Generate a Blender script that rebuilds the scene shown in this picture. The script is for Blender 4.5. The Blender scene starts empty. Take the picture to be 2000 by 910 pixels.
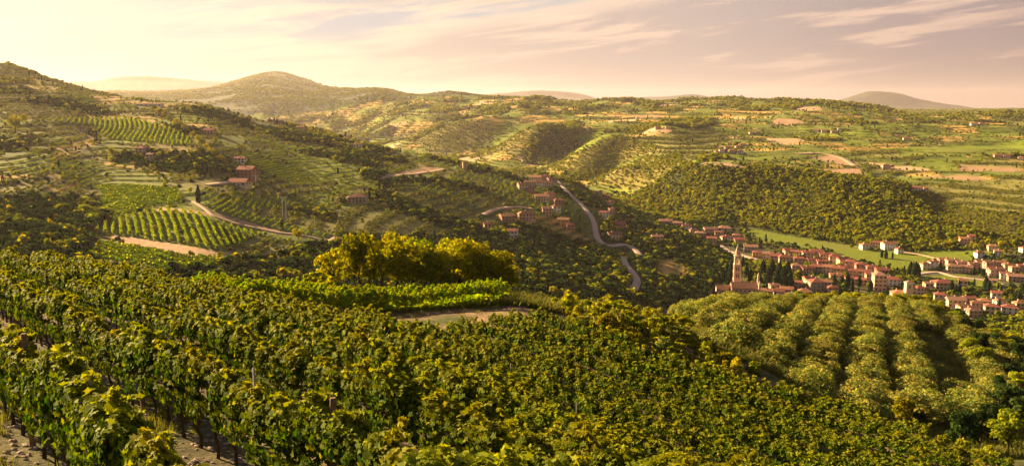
import bpy, bmesh, math, random
import numpy as np
from mathutils import Vector, Matrix, Euler
random.seed(7); rng = np.random.default_rng(7)
S = bpy.context.scene
COL = S.collection
rad = math.radians

# ------------------------------------------------------------------ camera
F = 1664.0; PITCH = rad(8.54)
cam = bpy.data.cameras.new('camera'); camo = bpy.data.objects.new('camera', cam)
COL.objects.link(camo); S.camera = camo
cam.sensor_width = 36; cam.lens = 36*F/2000; cam.clip_start = 0.3; cam.clip_end = 60000
camo.location = (0, 0, 0); camo.rotation_euler = (rad(90)-PITCH, 0, 0)

# ------------------------------------------------------------------ sun and sky
SUN_AZ = rad(-53)          # measured from +Y, negative = to the left
SUN_EL = rad(19)
SD = Vector((math.sin(SUN_AZ)*math.cos(SUN_EL), math.cos(SUN_AZ)*math.cos(SUN_EL), math.sin(SUN_EL)))
sl = bpy.data.lights.new('sun', 'SUN'); so = bpy.data.objects.new('sun', sl); COL.objects.link(so)
sl.energy = 5.0; sl.angle = rad(0.6); sl.color = (1.0, 0.71, 0.36)
so.rotation_euler = SD.to_track_quat('Z', 'Y').to_euler()
S.view_settings.view_transform = 'Standard'; S.view_settings.look = 'None'
S.view_settings.exposure = 2.1; S.view_settings.gamma = 1.0
S.cycles.max_bounces = 6; S.cycles.transparent_max_bounces = 6; S.cycles.volume_bounces = 0
S.cycles.diffuse_bounces = 3; S.cycles.transmission_bounces = 3
S.cycles.use_denoising = True

W = bpy.data.worlds.new('World'); S.world = W; W.use_nodes = True
def world():
    nt = W.node_tree; N = nt.nodes; L = nt.links; N.clear()
    out = N.new('ShaderNodeOutputWorld'); bg = N.new('ShaderNodeBackground')
    sky = N.new('ShaderNodeTexSky'); sky.sky_type = 'NISHITA'; sky.sun_disc = False
    sky.sun_elevation = SUN_EL; sky.sun_rotation = SUN_AZ
    sky.dust_density = 3.0; sky.air_density = 1.2
    tc = N.new('ShaderNodeTexCoord')
    sep = N.new('ShaderNodeSeparateXYZ'); L.new(tc.outputs['Generated'], sep.inputs[0])
    def math_(op, a, b=None, c=None):
        m = N.new('ShaderNodeMath'); m.operation = op
        for i, v in enumerate((a, b, c)):
            if v is None: continue
            if isinstance(v, (int, float)): m.inputs[i].default_value = v
            else: L.new(v, m.inputs[i])
        return m.outputs[0]
    def ramp(v, stops, interp='EASE'):
        r = N.new('ShaderNodeValToRGB'); r.color_ramp.interpolation = interp
        e = r.color_ramp.elements
        while len(e) < len(stops): e.new(0.5)
        for q, (p, c) in zip(e, stops):
            q.position = p; q.color = (c[0], c[1], c[2], 1) if not isinstance(c, (int, float)) else (c, c, c, 1)
        L.new(v, r.inputs[0]); return r.outputs[0]
    def mix(f, a, b, t='MIX'):
        m = N.new('ShaderNodeMix'); m.data_type = 'RGBA'; m.blend_type = t
        if isinstance(f, (int, float)): m.inputs[0].default_value = f
        else: L.new(f, m.inputs[0])
        for k, v in ((6, a), (7, b)):
            if isinstance(v, tuple): m.inputs[k].default_value = (*v, 1)
            else: L.new(v, m.inputs[k])
        return m.outputs[2]
    z = math_('MAXIMUM', sep.outputs[2], 0.0)
    sx = sep.outputs[0]            # sideways: -1 left, +1 right
    az = N.new('ShaderNodeVectorMath'); az.operation = 'DOT_PRODUCT'
    L.new(tc.outputs['Generated'], az.inputs[0]); az.inputs[1].default_value = (math.sin(SUN_AZ+.15), math.cos(SUN_AZ+.15), 0)
    s = math_('MULTIPLY_ADD', az.outputs['Value'], 0.5, 0.5)   # closeness to the sun's side
    K = 10.0                       # colours below are radiances; the Background runs at 0.1
    hor = ramp(s, [(0.0, (.085, .062, .062)), (0.35, (.10, .072, .07)), (0.5, (.165, .108, .095)), (0.62, (.235, .16, .13)), (0.80, (.255, .195, .17)), (0.95, (.25, .21, .18)), (1, (.32, .26, .20))])
    cl = ramp(s, [(0.0, (.052, .042, .05)), (0.35, (.062, .048, .058)), (0.5, (.088, .062, .072)), (0.58, (.115, .086, .094)), (0.66, (.17, .125, .122)), (0.80, (.24, .185, .165)), (1, (.33, .27, .22))])
    edge = ramp(s, [(0.0, (.10, .07, .065)), (0.35, (.15, .10, .085)), (0.5, (.31, .195, .15)), (0.75, (.42, .29, .215)), (1, (.46, .36, .26))])
    gap = ramp(s, [(0.0, (.07, .075, .10)), (0.35, (.09, .095, .12)), (0.6, (.19, .185, .205)), (0.78, (.235, .23, .235)), (0.92, (.22, .225, .24)), (1, (.36, .31, .24))])
    # long flat cloud bands: stretched sideways, tightening towards the horizon
    zz = math_('POWER', math_('ADD', z, 0.004), 0.8)
    cx = N.new('ShaderNodeCombineXYZ'); L.new(math_('MULTIPLY', sx, 2.1), cx.inputs[0]); L.new(math_('MULTIPLY', sep.outputs[1], 2.1), cx.inputs[1]); L.new(math_('MULTIPLY_ADD', zz, 15.0, math_('MULTIPLY', sx, -2.2)), cx.inputs[2])
    def noise(sc_, det, ro, dist=0.0, off=(0, 0, 0)):
        mp = N.new('ShaderNodeMapping'); L.new(cx.outputs[0], mp.inputs[0]); mp.inputs['Location'].default_value = off
        q = N.new('ShaderNodeTexNoise'); L.new(mp.outputs[0], q.inputs[0]); q.inputs['Scale'].default_value = sc_; q.inputs['Detail'].default_value = det; q.inputs['Roughness'].default_value = ro; q.inputs['Distortion'].default_value = dist
        return q.outputs[0]
    n1 = noise(1.1, 6, .55, .3); n2 = noise(2.6, 7, .6, .4, (3, 1, 7)); n3 = noise(.55, 3, .5, 0, (9, 2, 4))
    # the great bank: its rim climbs to the right, grey mauve below and beyond it
    rim = math_('MULTIPLY_ADD', sx, .165, .100)
    b = math_('ADD', math_('SUBTRACT', rim, z), math_('MULTIPLY_ADD', n1, .12, -.06))
    bank = ramp(math_('MULTIPLY_ADD', b, 4.0, .5), [(0.44, 0.0), (0.56, 1.0)])
    rimm = ramp(math_('MULTIPLY_ADD', b, 4.0, .5), [(0.44, 0.0), (0.51, 1.0), (0.60, 0.0)])
    right = ramp(math_('ADD', sx, math_('MULTIPLY_ADD', n3, .5, -.25)), [(0.0, 0.0), (0.001, 0.0), (0.30, 1.0)])
    left_fade = ramp(math_('MULTIPLY_ADD', sx, 1.0, .5), [(0.02, 0.0), (0.42, 1.0)])
    base = mix(ramp(n2, [(.42, 0.), (.66, 1.)]), gap, edge)
    base = mix(math_('MULTIPLY', math_('MULTIPLY', bank, left_fade), .92), base, cl)
    base = mix(math_('MULTIPLY', math_('MULTIPLY', rimm, left_fade), .75), base, edge)
    # lit wisps inside the bank
    base = mix(math_('MULTIPLY', ramp(n2, [(.50, 0.), (.62, 1.)]), .75), base, edge)
    base = mix(math_('MULTIPLY', ramp(n1, [(.30, 1.), (.48, 0.)]), math_('MULTIPLY', left_fade, .7)), base, cl)
    low = ramp(math_('MULTIPLY', z, 5.0), [(0.0, 1.0), (0.10, .7), (0.30, 0.15), (0.5, 0.0)], 'LINEAR')
    base = mix(low, base, hor)
    # overhead the evening sky is deeper and bluer, half covered by the grey bank
    up = ramp(z, [(0.12, 0.0), (0.50, 1.0)])
    base = mix(up, base, mix(ramp(n1, [(.40, 0.), (.62, 1.)]), (.045, .062, .10), (.10, .085, .09)))
    KK = K*.53
    sc = mix(1.0, base, (KK, KK, KK), 'MULTIPLY')
    tot = mix(0.97, sky.outputs[0], sc)
    L.new(tot, bg.inputs[0]); bg.inputs[1].default_value = 0.1; L.new(bg.outputs[0], out.inputs[0])
world()

# ------------------------------------------------------------------ rays and projection
cP, sP = math.cos(PITCH), math.sin(PITCH)
def ray(px, py):
    a = (np.asarray(px, float)-1000)/F; b = -(np.asarray(py, float)-455)/F
    return a, cP+b*sP, -sP+b*cP                    # x, y, z for unit depth
def proj(x, y, z):
    d = y*cP-z*sP
    return 1000+F*x/d, 455-F*(y*sP+z*cP)/d

# ------------------------------------------------------------------ terrain from structure lines
# each line runs across the view: (px, py, Y) on the surface or (px, "z", Y, z) where it is hidden
LINES = []
def pz(px, r):       # the vineyard slope by the camera
    x = (px-1000)/F*r; c = .75*x+.66*r; t = .66*x-.75*r
    return min(-3.9, -4.35-.25*c+.075*t)
PXS = [-700, -300, 0, 200, 400, 600, 800, 1000, 1200, 1400, 1600, 1800, 2000, 2300, 2700]
XR = {20: (-9.3,-10.3,-11,-11.6,-12,-12.4,-13,-13.5), 30: (-12.1,-14,-15.5,-16.5,-17,-17.5,-18,-18), 40: (-14.9,-17,-18.6,-20,-20.8,-21.5,-22,-22)}
for r in (3, 10, 20, 30, 40):
    LINES.append([(p, "z", r, (pz(max(p, -300), r) if r not in XR or p < 1000 else XR[r][PXS.index(p)-7]) if r > 3 else -5.0) for p in PXS])
def zl(*a): return [(p, "z", r, z) for p, r, z in a]
LINES.append(zl((-700,56,-11),(-300,58,-11.6),(0,63,-12.8),(200,71,-15.3),(400,79,-18.6),(600,88,-21.4),(800,95,-23),(1000,98,-22.9),(1100,103,-24.5),(1200,106,-25.6),(1300,108,-28.2),(1400,102,-29.5),(1600,83,-29),(1800,66,-26),(2000,56,-24.5),(2300,56,-24.5),(2700,56,-24.5)))
LINES.append(zl((-700,72,-15),(-300,72,-15.2),(0,77,-16.6),(200,85,-19),(400,94,-22),(600,115,-26),(800,120,-27),(1000,125,-29),(1200,132,-35),(1300,128,-36),(1400,118,-36),(1600,99,-37),(1800,88,-37),(2000,84,-37.5),(2300,84,-37.5),(2700,84,-37.5)))
LINES.append(zl((-700,110,-30),(-300,110,-30),(0,115,-32),(200,120,-34),(400,135,-36),(600,160,-44),(800,170,-46),(1000,170,-47),(1200,165,-44),(1400,150,-41),(1600,175,-48),(1800,195,-54),(2000,175,-57),(2300,165,-57),(2700,165,-57)))
LINES.append(zl((-700,160,-48),(-300,160,-50),(0,165,-52),(200,170,-54),(400,190,-58),(600,205,-62),(800,210,-70),(1000,210,-72),(1200,210,-60),(1400,230,-57),(1600,262,-63.5),(1800,255,-63),(1900,228,-62.5),(2000,205,-62),(2300,195,-61),(2700,190,-61)))
LINES.append(zl((-700,230,-60),(0,240,-66),(200,260,-72),(400,270,-82),(600,300,-94),(800,320,-106),(1000,370,-122),(1200,430,-136),(1400,500,-166),(1600,520,-171),(1800,520,-172),(2700,500,-172)))
G = {  # visible faces up to the crest of the near-left hill / across the valley floor
 -700: [(470,380),(390,520),(320,640),(280,760),(205,950),(145,1200),(105,1500)],
 -300: [(480,380),(395,520),(325,640),(285,760),(215,950),(160,1200),(115,1500)],
 0:    [(490,380),(400,520),(330,640),(290,760),(230,950),(180,1200),(127,1500)],
 100:  [(500,385),(425,505),(345,640),(300,760),(240,950),(190,1190),(158,1440)],
 200:  [(510,390),(455,480),(370,640),(320,760),(260,950),(215,1180),(182,1400)],
 300:  [(520,392),(470,470),(385,600),(328,740),(270,920),(228,1130),(200,1360)],
 400:  [(530,400),(478,460),(410,560),(340,720),(280,900),(240,1100),(208,1300)],
 500:  [(535,425),(475,510),(415,620),(350,780),(296,940),(258,1130),(236,1320)],
 600:  [(540,450),(470,560),(420,680),(360,830),(310,980),(275,1150),(250,1350)],
 700:  [(543,475),(480,590),(425,710),(365,855),(318,1000),(292,1180),(276,1350)],
 800:  [(545,500),(490,620),(430,740),(370,880),(335,1020),(312,1180),(297,1300)],
 900:  [(550,540),(500,650),(440,780),(385,915),(350,1050),(332,1180),(318,1300)],
 1000: [(555,580),(510,680),(450,820),(400,950),(368,1080),(352,1190),(338,1300)],
 1100: [(565,610),(520,720),(470,850),(425,960),(395,1080),(372,1200),(354,1320)],
 1200: [(575,640),(530,760),(490,880),(450,1000),(420,1120),(405,1250),(392,1400)],
 1300: [(585,690),(540,790),(502,900),(468,1010),(443,1130),(430,1230),(422,1330)],
 1400: [(592,730),(550,820),(515,915),(485,1010),(460,1110),(447,1180),(437,1220)],
 1600: [(614,700),(575,775),(540,855),(510,940),(490,1005),(478,1050),(468,1090)],
 1800: [(614,700),(575,775),(545,845),(520,910),(505,955),(497,985),(490,1005)],
 2000: [(610,700),(575,775),(545,845),(520,910),(505,955),(492,985),(482,1005)],
 2300: [(610,700),(575,775),(545,845),(520,910),(500,955),(480,985),(462,1005)],
 2700: [(610,700),(575,775),(545,845),(520,910),(490,955),(465,985),(440,1005)]}
for k in range(7): LINES.append([(p, *G[p][k]) for p in sorted(G)])
Z = "z"
LINES.append([(-700,Z,1900,60),(0,Z,1900,30),(200,Z,1800,-20),(400,Z,1650,-70),(600,Z,1600,-110),(800,Z,1550,-128),(1000,Z,1500,-140),(1100,Z,1480,-146),(1200,397,1500),(1250,385,1440),(1300,395,1390),(1400,385,1320),(1500,385,1290),(1600,395,1220),(1800,435,1120),(2000,432,1110),(2700,400,1100)])
LINES.append([(-700,Z,2000,40),(0,Z,2000,10),(400,Z,1750,-90),(600,Z,1700,-130),(800,Z,1650,-148),(1000,Z,1600,-152),(1100,Z,1590,-151),(1160,362,1650),(1210,325,1620),(1260,335,1550),(1330,323,1480),(1400,322,1420),(1500,330,1400),(1600,338,1380),(1750,362,1310),(1850,395,1270),(2000,385,1290),(2700,340,1300)])
# spurs and the gullies between them, then the plateau
LINES.append([(-700,Z,2100,0),(0,Z,2100,-30),(400,Z,1900,-110),(600,Z,1850,-145),(800,Z,1800,-152),(1000,Z,1720,-152),(1100,Z,1700,-153),(1160,Z,1760,-152),(1210,Z,1800,-140),(1300,298,1720),(1400,297,1700),(1500,308,1640),(1600,320,1620),(1700,332,1560),(1800,350,1500),(2000,345,1540),(2700,300,1540)])
LINES.append([(-700,Z,2200,0),(0,Z,2200,-40),(400,Z,2050,-120),(800,Z,1950,-155),(1000,Z,1850,-153),(1065,328,2050),(1130,290,2000),(1200,265,2040),(1300,268,1980),(1400,283,1930),(1500,290,1850),(1600,305,1800),(1800,330,1650),(2000,325,1700),(2700,280,1700)])
LINES.append([(-700,Z,2400,0),(0,Z,2400,-50),(600,Z,2200,-150),(800,Z,2150,-155),(1000,Z,2050,-154),(1065,Z,2180,-150),(1130,Z,2200,-140),(1200,Z,2250,-112),(1300,248,2200),(1400,265,2180),(1600,285,2000),(1800,305,1850),(2000,300,1900),(2700,260,1900)])
LINES.append([(-700,Z,2600,0),(0,Z,2600,-60),(600,Z,2450,-150),(800,Z,2350,-155),(860,Z,2330,-152),(915,308,2400),(1000,270,2400),(1060,238,2400),(1130,246,2450),(1200,240,2450),(1300,240,2400),(1400,250,2380),(1600,268,2200),(1800,290,2050),(2000,285,2100),(2700,245,2100)])
LINES.append([(-700,Z,2800,0),(0,Z,2800,-60),(600,Z,2700,-150),(800,Z,2600,-155),(915,Z,2600,-150),(1000,Z,2600,-125),(1060,Z,2600,-75),(1130,232,2700),(1200,228,2700),(1300,231,2650),(1400,238,2600),(1600,250,2400),(1800,270,2250),(2000,265,2350),(2700,230,2350)])
LINES.append([(-700,Z,3100,0),(0,Z,3100,-60),(600,Z,3000,-150),(700,Z,2900,-150),(800,279,2950),(870,245,2950),(940,232,2950),(1000,226,2950),(1130,222,2950),(1200,219,2950),(1300,222,2950),(1400,226,2850),(1600,236,2650),(1800,257,2450),(2000,252,2550),(2700,215,2550)])
LINES.append([(-700,Z,3400,0),(0,Z,3400,-60),(600,Z,3300,-150),(710,Z,3250,-140),(800,Z,3200,-128),(870,Z,3200,-90),(940,Z,3200,-62),(1000,219,3250),(1130,215,3250),(1200,212,3200),(1300,212,3200),(1400,215,3100),(1600,225,2850),(1800,245,2700),(2000,240,2800),(2700,205,2800)])
LINES.append([(-700,Z,3800,-20),(0,Z,3800,-60),(400,Z,3800,-150),(600,Z,3700,-140),(680,270,3650),(760,240,3600),(850,222,3600),(940,212,3600),(1000,208,3600),(1130,206,3600),(1200,206,3550),(1300,201,3500),(1400,203,3500),(1600,210,3150),(1800,234,2950),(2000,230,3050),(2700,200,3050)])
LINES.append([(-700,Z,4200,0),(0,Z,4200,-60),(400,225,4300),(500,222,4300),(600,222,4300),(680,215,4250),(760,206,4200),(850,200,4100),(940,197,4100),(1000,196,4000),(1070,196,3900),(1130,202,3850),(1200,196,3800),(1300,197,3750),(1380,194,3800),(1500,196,3600),(1600,199,3400),(1700,212,3250),(1800,227,3150),(1900,224,3300),(2000,222,3300),(2700,190,3300)])
LINES.append([(-700,Z,4800,40),(0,190,4800),(300,200,4900),(400,196,4900),(500,190,4800),(600,194,4800),(680,190,4700),(740,181,4600),(790,190,4600),(830,184,4500),(880,180,4500),(940,187,4500),(1000,190,4500),(1060,196,4400),(1130,202,4400),(1190,195,4200),(1260,201,4200),(1330,199,4200),(1380,195,4200),(1500,197,4000),(1600,200,3800),(1700,214,3700),(1800,228,3600),(1900,225,3700),(2000,222,3700),(2700,190,3800)])
LINES.append([(-700,Z,14000,250),(0,185,14000),(300,185,14000),(400,180,14000),(470,165,14000),(510,155,14000),(545,151,14000),(590,162,14000),(640,178,14000),(700,182,14000),(760,184,14000),(800,192,14000),(940,Z,14000,20),(1130,Z,14000,-10),(1400,Z,14000,-40),(1800,Z,14000,-80),(2700,Z,14000,0)])
LINES.append([(-700,Z,17500,50),(0,Z,17500,0),(600,Z,17500,0),(1000,Z,17500,-20),(1400,Z,17500,-60),(1800,Z,17500,-100),(2700,Z,17500,-50)])
LINES.append([(-700,150,22000),(0,165,22000),(180,166,22000),(220,160,22000),(280,156,22000),(350,160,22000),(430,165,22000),(560,170,22000),(640,176,22000),(750,188,22000),(900,190,22000),(980,184,22000),(1050,179,22000),(1130,184,22000),(1180,196,22000),(1240,192,22000),(1300,190,22000),(1350,186,22000),(1380,190,22000),(1450,200,22000),(1540,206,22000),(1620,200,22000),(1665,190,22000),(1700,182,22000),(1745,184,22000),(1800,196,22000),(1880,207,22000),(1940,213,22000),(1975,212,22000),(2050,218,22000),(2700,205,22000)])
LINES.append([(-700,Z,24500,-250),(2700,Z,24500,-250)])
LINES.append([(-700,Z,26000,-300),(2700,Z,26000,-300)])

def line_arrays(u):
    R = []; Zz = []
    for L_ in LINES:
        U, A, B = [], [], []
        for k in L_:
            if k[1] == "z": U.append((k[0]-1000)/F*1.0); A.append(k[2]); B.append(k[3])
            else:
                x, y, z = ray(k[0], k[1]); U.append(float(x/y)); A.append(k[2]); B.append(float(k[2]*z/y))
        # smooth piecewise interpolation across the view
        R.append(pchip(np.array(U), np.array(A, float), u)); Zz.append(pchip(np.array(U), np.array(B, float), u))
    return np.array(R), np.array(Zz)
def pchip(xs, ys, x):
    h = np.diff(xs); d = np.diff(ys)/h; n = len(xs)
    m = np.zeros(n)
    if n > 2:
        w1 = 2*h[1:]+h[:-1]; w2 = h[1:]+2*h[:-1]
        with np.errstate(divide='ignore', invalid='ignore'):
            mm = (w1+w2)/(w1/d[:-1]+w2/d[1:])
        mm[(d[:-1]*d[1:]) <= 0] = 0; m[1:-1] = mm
    m[0] = d[0]; m[-1] = d[-1]
    xc = np.clip(x, xs[0], xs[-1]); i = np.clip(np.searchsorted(xs, xc, 'right')-1, 0, n-2)
    t = (xc-xs[i])/h[i]; t2 = t*t; t3 = t2*t
    return (2*t3-3*t2+1)*ys[i]+(t3-2*t2+t)*h[i]*m[i]+(-2*t3+3*t2)*ys[i+1]+(t3-t2)*h[i]*m[i+1]

# value noise, vectorised
def vnoise(x, y, seed=0):
    xi = np.floor(x).astype(np.int64); yi = np.floor(y).astype(np.int64); fx = x-xi; fy = y-yi
    fx = fx*fx*(3-2*fx); fy = fy*fy*(3-2*fy)
    def h(a, b):
        n = (a*374761393+b*668265263+seed*974711) & 0xffffffff
        n = ((n ^ (n >> 13))*1274126177) & 0xffffffff
        return ((n ^ (n >> 16)) & 0xffff)/65535.0
    return (h(xi, yi)*(1-fx)+h(xi+1, yi)*fx)*(1-fy)+(h(xi, yi+1)*(1-fx)+h(xi+1, yi+1)*fx)*fy*1.0
def fbm(x, y, o=4, seed=0):
    v = 0; a = .5
    for k in range(o): v = v+a*(vnoise(x, y, seed+k)-.5); x = x*2.03+7; y = y*2.03+3; a *= .5
    return v*2

# azimuth columns (all the way round) and rows of growing distance
az_in = np.arctan(np.linspace(-0.68, 0.68, 900))
side = np.linspace(0, 1, 70)[1:]**1.3
AZ = np.concatenate([(az_in[0]-side*(math.pi-abs(az_in[0])))[::-1], az_in, az_in[-1]+side*(math.pi-az_in[-1])])
def lsp(a, b, n): return np.exp(np.linspace(math.log(a), math.log(b), n, endpoint=False))
YR = np.concatenate([lsp(2.5, 60, 70), lsp(60, 300, 110), lsp(300, 4600, 330), lsp(4600, 26000, 70), [26000.]])
COSC = np.maximum(np.cos(AZ), 0.45)
UU = np.clip(np.tan(np.clip(AZ, -1.1, 1.1)), -1.02, 1.02)
LR, LZ = line_arrays(UU)
HZ = np.zeros((len(AZ), len(YR)))
for c in range(len(AZ)):
    r_ = LR[:, c].copy(); z_ = LZ[:, c]
    for k in range(1, len(r_)): r_[k] = max(r_[k], r_[k-1]*1.012+.01)
    HZ[c] = pchip(r_, z_, YR)
# soften the shape sideways so no ridge shows where two guide columns meet
_k = np.exp(-.5*(np.arange(-30, 31)/6.)**2); _k /= _k.sum(); _pad = np.pad(HZ, ((30, 30), (0, 0)), mode='edge')
_sm = np.zeros_like(HZ)
for _i, _w in enumerate(_k): _sm += _w*_pad[_i:_i+HZ.shape[0]]
_m = (np.clip((YR-330)/150, 0, 1)*np.clip((8500-YR)/3000, .12, 1))[None, :]; HZ = HZ*(1-_m)+_sm*_m
# polar positions: distance along the view axis Y, radius = Y / cos
RADIUS = YR[None, :]/COSC[:, None]
RADIUS = np.where(RADIUS > 20000, 20000+(RADIUS-20000)*.18, RADIUS)
GX = np.sin(AZ)[:, None]*RADIUS; GY = np.cos(AZ)[:, None]*RADIUS
amp = np.clip((YR-250)/800, 0, 1)[None, :]
flat = np.clip((HZ+158)/25, 0.06, 1)
HZ = HZ+amp*flat*(fbm(GX/230, GY/230, 4, 3)*9*np.clip(YR/1500, .5, 1.6)[None, :])+np.clip((YR-1500)/700, 0, 1)[None, :]*np.clip((5000-YR)/1500, 0, 1)[None, :]*(HZ > -140)*fbm(GX/420+5, GY/300, 3, 13)*24
HZ = HZ+np.clip((YR-15)/60, 0, 1)[None, :]*np.clip((400-YR)/100, 0, 1)[None, :]*fbm(GX/22, GY/22, 3, 9)*.8
BACK = np.abs(AZ) > rad(75)
LNY = np.log(YR)
def H(x, y):
    x = np.asarray(x, float); y = np.asarray(y, float)
    a = np.arctan2(x, y); r = np.hypot(x, y); Y = r*np.maximum(np.cos(a), .45)
    i = np.clip(np.searchsorted(AZ, a)-1, 0, len(AZ)-2); fa = (a-AZ[i])/(AZ[i+1]-AZ[i])
    Y = np.clip(Y, YR[0], YR[-1]-1); j = np.clip(np.searchsorted(YR, Y)-1, 0, len(YR)-2); fj = (Y-YR[j])/(YR[j+1]-YR[j])
    return (HZ[i, j]*(1-fa)+HZ[i+1, j]*fa)*(1-fj)+(HZ[i, j+1]*(1-fa)+HZ[i+1, j+1]*fa)*fj
def at(px, py, ymin=0.0, ymax=1e9):
    x, y, z = ray(px, py); Y = YR[(YR > ymin) & (YR < ymax)]
    Y = np.exp(np.linspace(math.log(Y[0]), math.log(Y[-1]), 3000))
    h = H(Y*x/y, Y); d = Y*z/y-h
    k = np.argmax(d <= 0)
    if d[k] > 0: k = len(Y)-1; 
    k = max(k, 1); t = d[k-1]/(d[k-1]-d[k]+1e-9); t = min(max(t, 0), 1)
    yy = Y[k-1]+(Y[k]-Y[k-1])*t
    return Vector((float(yy*x/y), float(yy), float(H(yy*x/y, yy))))
GPX, GPY = proj(GX, np.maximum(GY, 1), HZ)

# ------------------------------------------------------------------ object helpers
def tag(o, label=None, cat=None, group=None, kind=None):
    if label: o['label'] = label
    if cat: o['category'] = cat
    if group: o['group'] = group
    if kind: o['kind'] = kind
    return o
def link(o, parent=None):
    COL.objects.link(o)
    if parent is not None: o.parent = parent
    return o
def obj(name, mesh, parent=None): return link(bpy.data.objects.new(name, mesh), parent)
def empty(name, loc, rz=0):
    o = bpy.data.objects.new(name, None); COL.objects.link(o); o.location = loc; o.rotation_euler = (0, 0, rz)
    o.empty_display_size = .3; return o
def np_mesh(name, V, Fc, mat=None, smooth=False):
    """V (n,3); Fc (m,k) faces all of one size"""
    me = bpy.data.meshes.new(name); V = np.asarray(V, np.float32); Fc = np.asarray(Fc, np.int32); k = Fc.shape[1]
    me.vertices.add(len(V)); me.vertices.foreach_set('co', V.ravel())
    me.loops.add(Fc.size); me.loops.foreach_set('vertex_index', Fc.ravel())
    me.polygons.add(len(Fc)); me.polygons.foreach_set('loop_start', np.arange(0, Fc.size, k, dtype=np.int32))
    me.update(calc_edges=True)
    if smooth: me.polygons.foreach_set('use_smooth', np.ones(len(Fc), bool))
    if mat: me.materials.append(mat)
    return me
class MB:
    """collects simple solids into one mesh"""
    def __init__(s): s.v = []; s.f = []; s.m = []; s.mats = []
    def mi(s, m):
        if m not in s.mats: s.mats.append(m)
        return s.mats.index(m)
    def add(s, vs, fs, m):
        b = len(s.v); s.v += [tuple(v) for v in vs]; s.f += [tuple(b+i for i in f) for f in fs]; s.m += [s.mi(m)]*len(fs)
    def box(s, x0, x1, y0, y1, z0, z1, m):
        s.add([(x0,y0,z0),(x1,y0,z0),(x1,y1,z0),(x0,y1,z0),(x0,y0,z1),(x1,y0,z1),(x1,y1,z1),(x0,y1,z1)],
              [(0,3,2,1),(4,5,6,7),(0,1,5,4),(1,2,6,5),(2,3,7,6),(3,0,4,7)], m)
    def tube(s, pts, rs, m, n=7, cap=True):
        vs = []; fs = []
        P = [Vector(p) for p in pts]
        for i, p in enumerate(P):
            d = (P[min(i+1, len(P)-1)]-P[max(i-1, 0)]).normalized()
            a = d.cross(Vector((0, 0, 1)) if abs(d.z) < .9 else Vector((1, 0, 0))).normalized(); b = d.cross(a)
            for k in range(n):
                t = 2*math.pi*k/n; vs.append(p+(a*math.cos(t)+b*math.sin(t))*rs[i])
        for i in range(len(P)-1):
            for k in range(n): fs.append((i*n+k, i*n+(k+1) % n, (i+1)*n+(k+1) % n, (i+1)*n+k))
        if cap: fs.append(tuple(range(n))[::-1]); fs.append(tuple((len(P)-1)*n+k for k in range(n)))
        s.add(vs, fs, m)
    def mesh(s, name):
        me = bpy.data.meshes.new(name); me.from_pydata(s.v, [], s.f)
        for m in s.mats: me.materials.append(m)
        me.polygons.foreach_set('material_index', s.m); me.update(); return me
    def build(s, name, parent=None): return obj(name, s.mesh(name), parent)

# ------------------------------------------------------------------ materials
class NT:
    def __init__(s, name):
        s.m = bpy.data.materials.new(name); s.m.use_nodes = True; s.t = s.m.node_tree; s.t.nodes.clear()
        s.out = s.n('OutputMaterial')
    def n(s, t): return s.t.nodes.new('ShaderNode'+t)
    def l(s, a, b): s.t.links.new(a, b)
    def setv(s, i, v):
        if isinstance(v, (int, float)): i.default_value = v
        elif isinstance(v, tuple): i.default_value = (*v, 1) if len(v) == 3 and i.type == 'RGBA' else v
        else: s.l(v, i)
    def math(s, op, a, b=None, c=None):
        m = s.n('Math'); m.operation = op
        for i, v in enumerate((a, b, c)):
            if v is not None: s.setv(m.inputs[i], v)
        return m.outputs[0]
    def ramp(s, v, stops):
        r = s.n('ValToRGB'); e = r.color_ramp.elements
        while len(e) < len(stops): e.new(.5)
        for q, (p, c) in zip(e, stops):
            q.position = p; q.color = (c, c, c, 1) if isinstance(c, (int, float)) else (*c, 1)
        s.l(v, r.inputs[0]); return r.outputs[0]
    def mix(s, f, a, b, t='MIX'):
        m = s.n('Mix'); m.data_type = 'RGBA'; m.blend_type = t; s.setv(m.inputs[0], f); s.setv(m.inputs[6], a); s.setv(m.inputs[7], b); return m.outputs[2]
    def noise(s, scale, detail=4, rough=.55, vec=None):
        q = s.n('TexNoise'); q.inputs['Scale'].default_value = scale; q.inputs['Detail'].default_value = detail; q.inputs['Roughness'].default_value = rough
        if vec is not None: s.l(vec, q.inputs['Vector'])
        return q.outputs[0]
    def pos(s): return s.n('NewGeometry').outputs['Position']
    def obj(s): return s.n('TexCoord').outputs['Object']
    def pbsdf(s, col, rough=.8, bump=None, spec=.3, strength=.5, dist=.1):
        p = s.n('BsdfPrincipled'); s.setv(p.inputs['Base Color'], col); s.setv(p.inputs['Roughness'], rough); p.inputs['Specular IOR Level'].default_value = spec
        if bump is not None:
            b = s.n('Bump'); b.inputs['Strength'].default_value = strength; b.inputs['Distance'].default_value = dist; s.l(bump, b.inputs['Height']); s.l(b.outputs[0], p.inputs['Normal'])
        s.l(p.outputs[0], s.out.inputs[0]); return p
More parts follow.
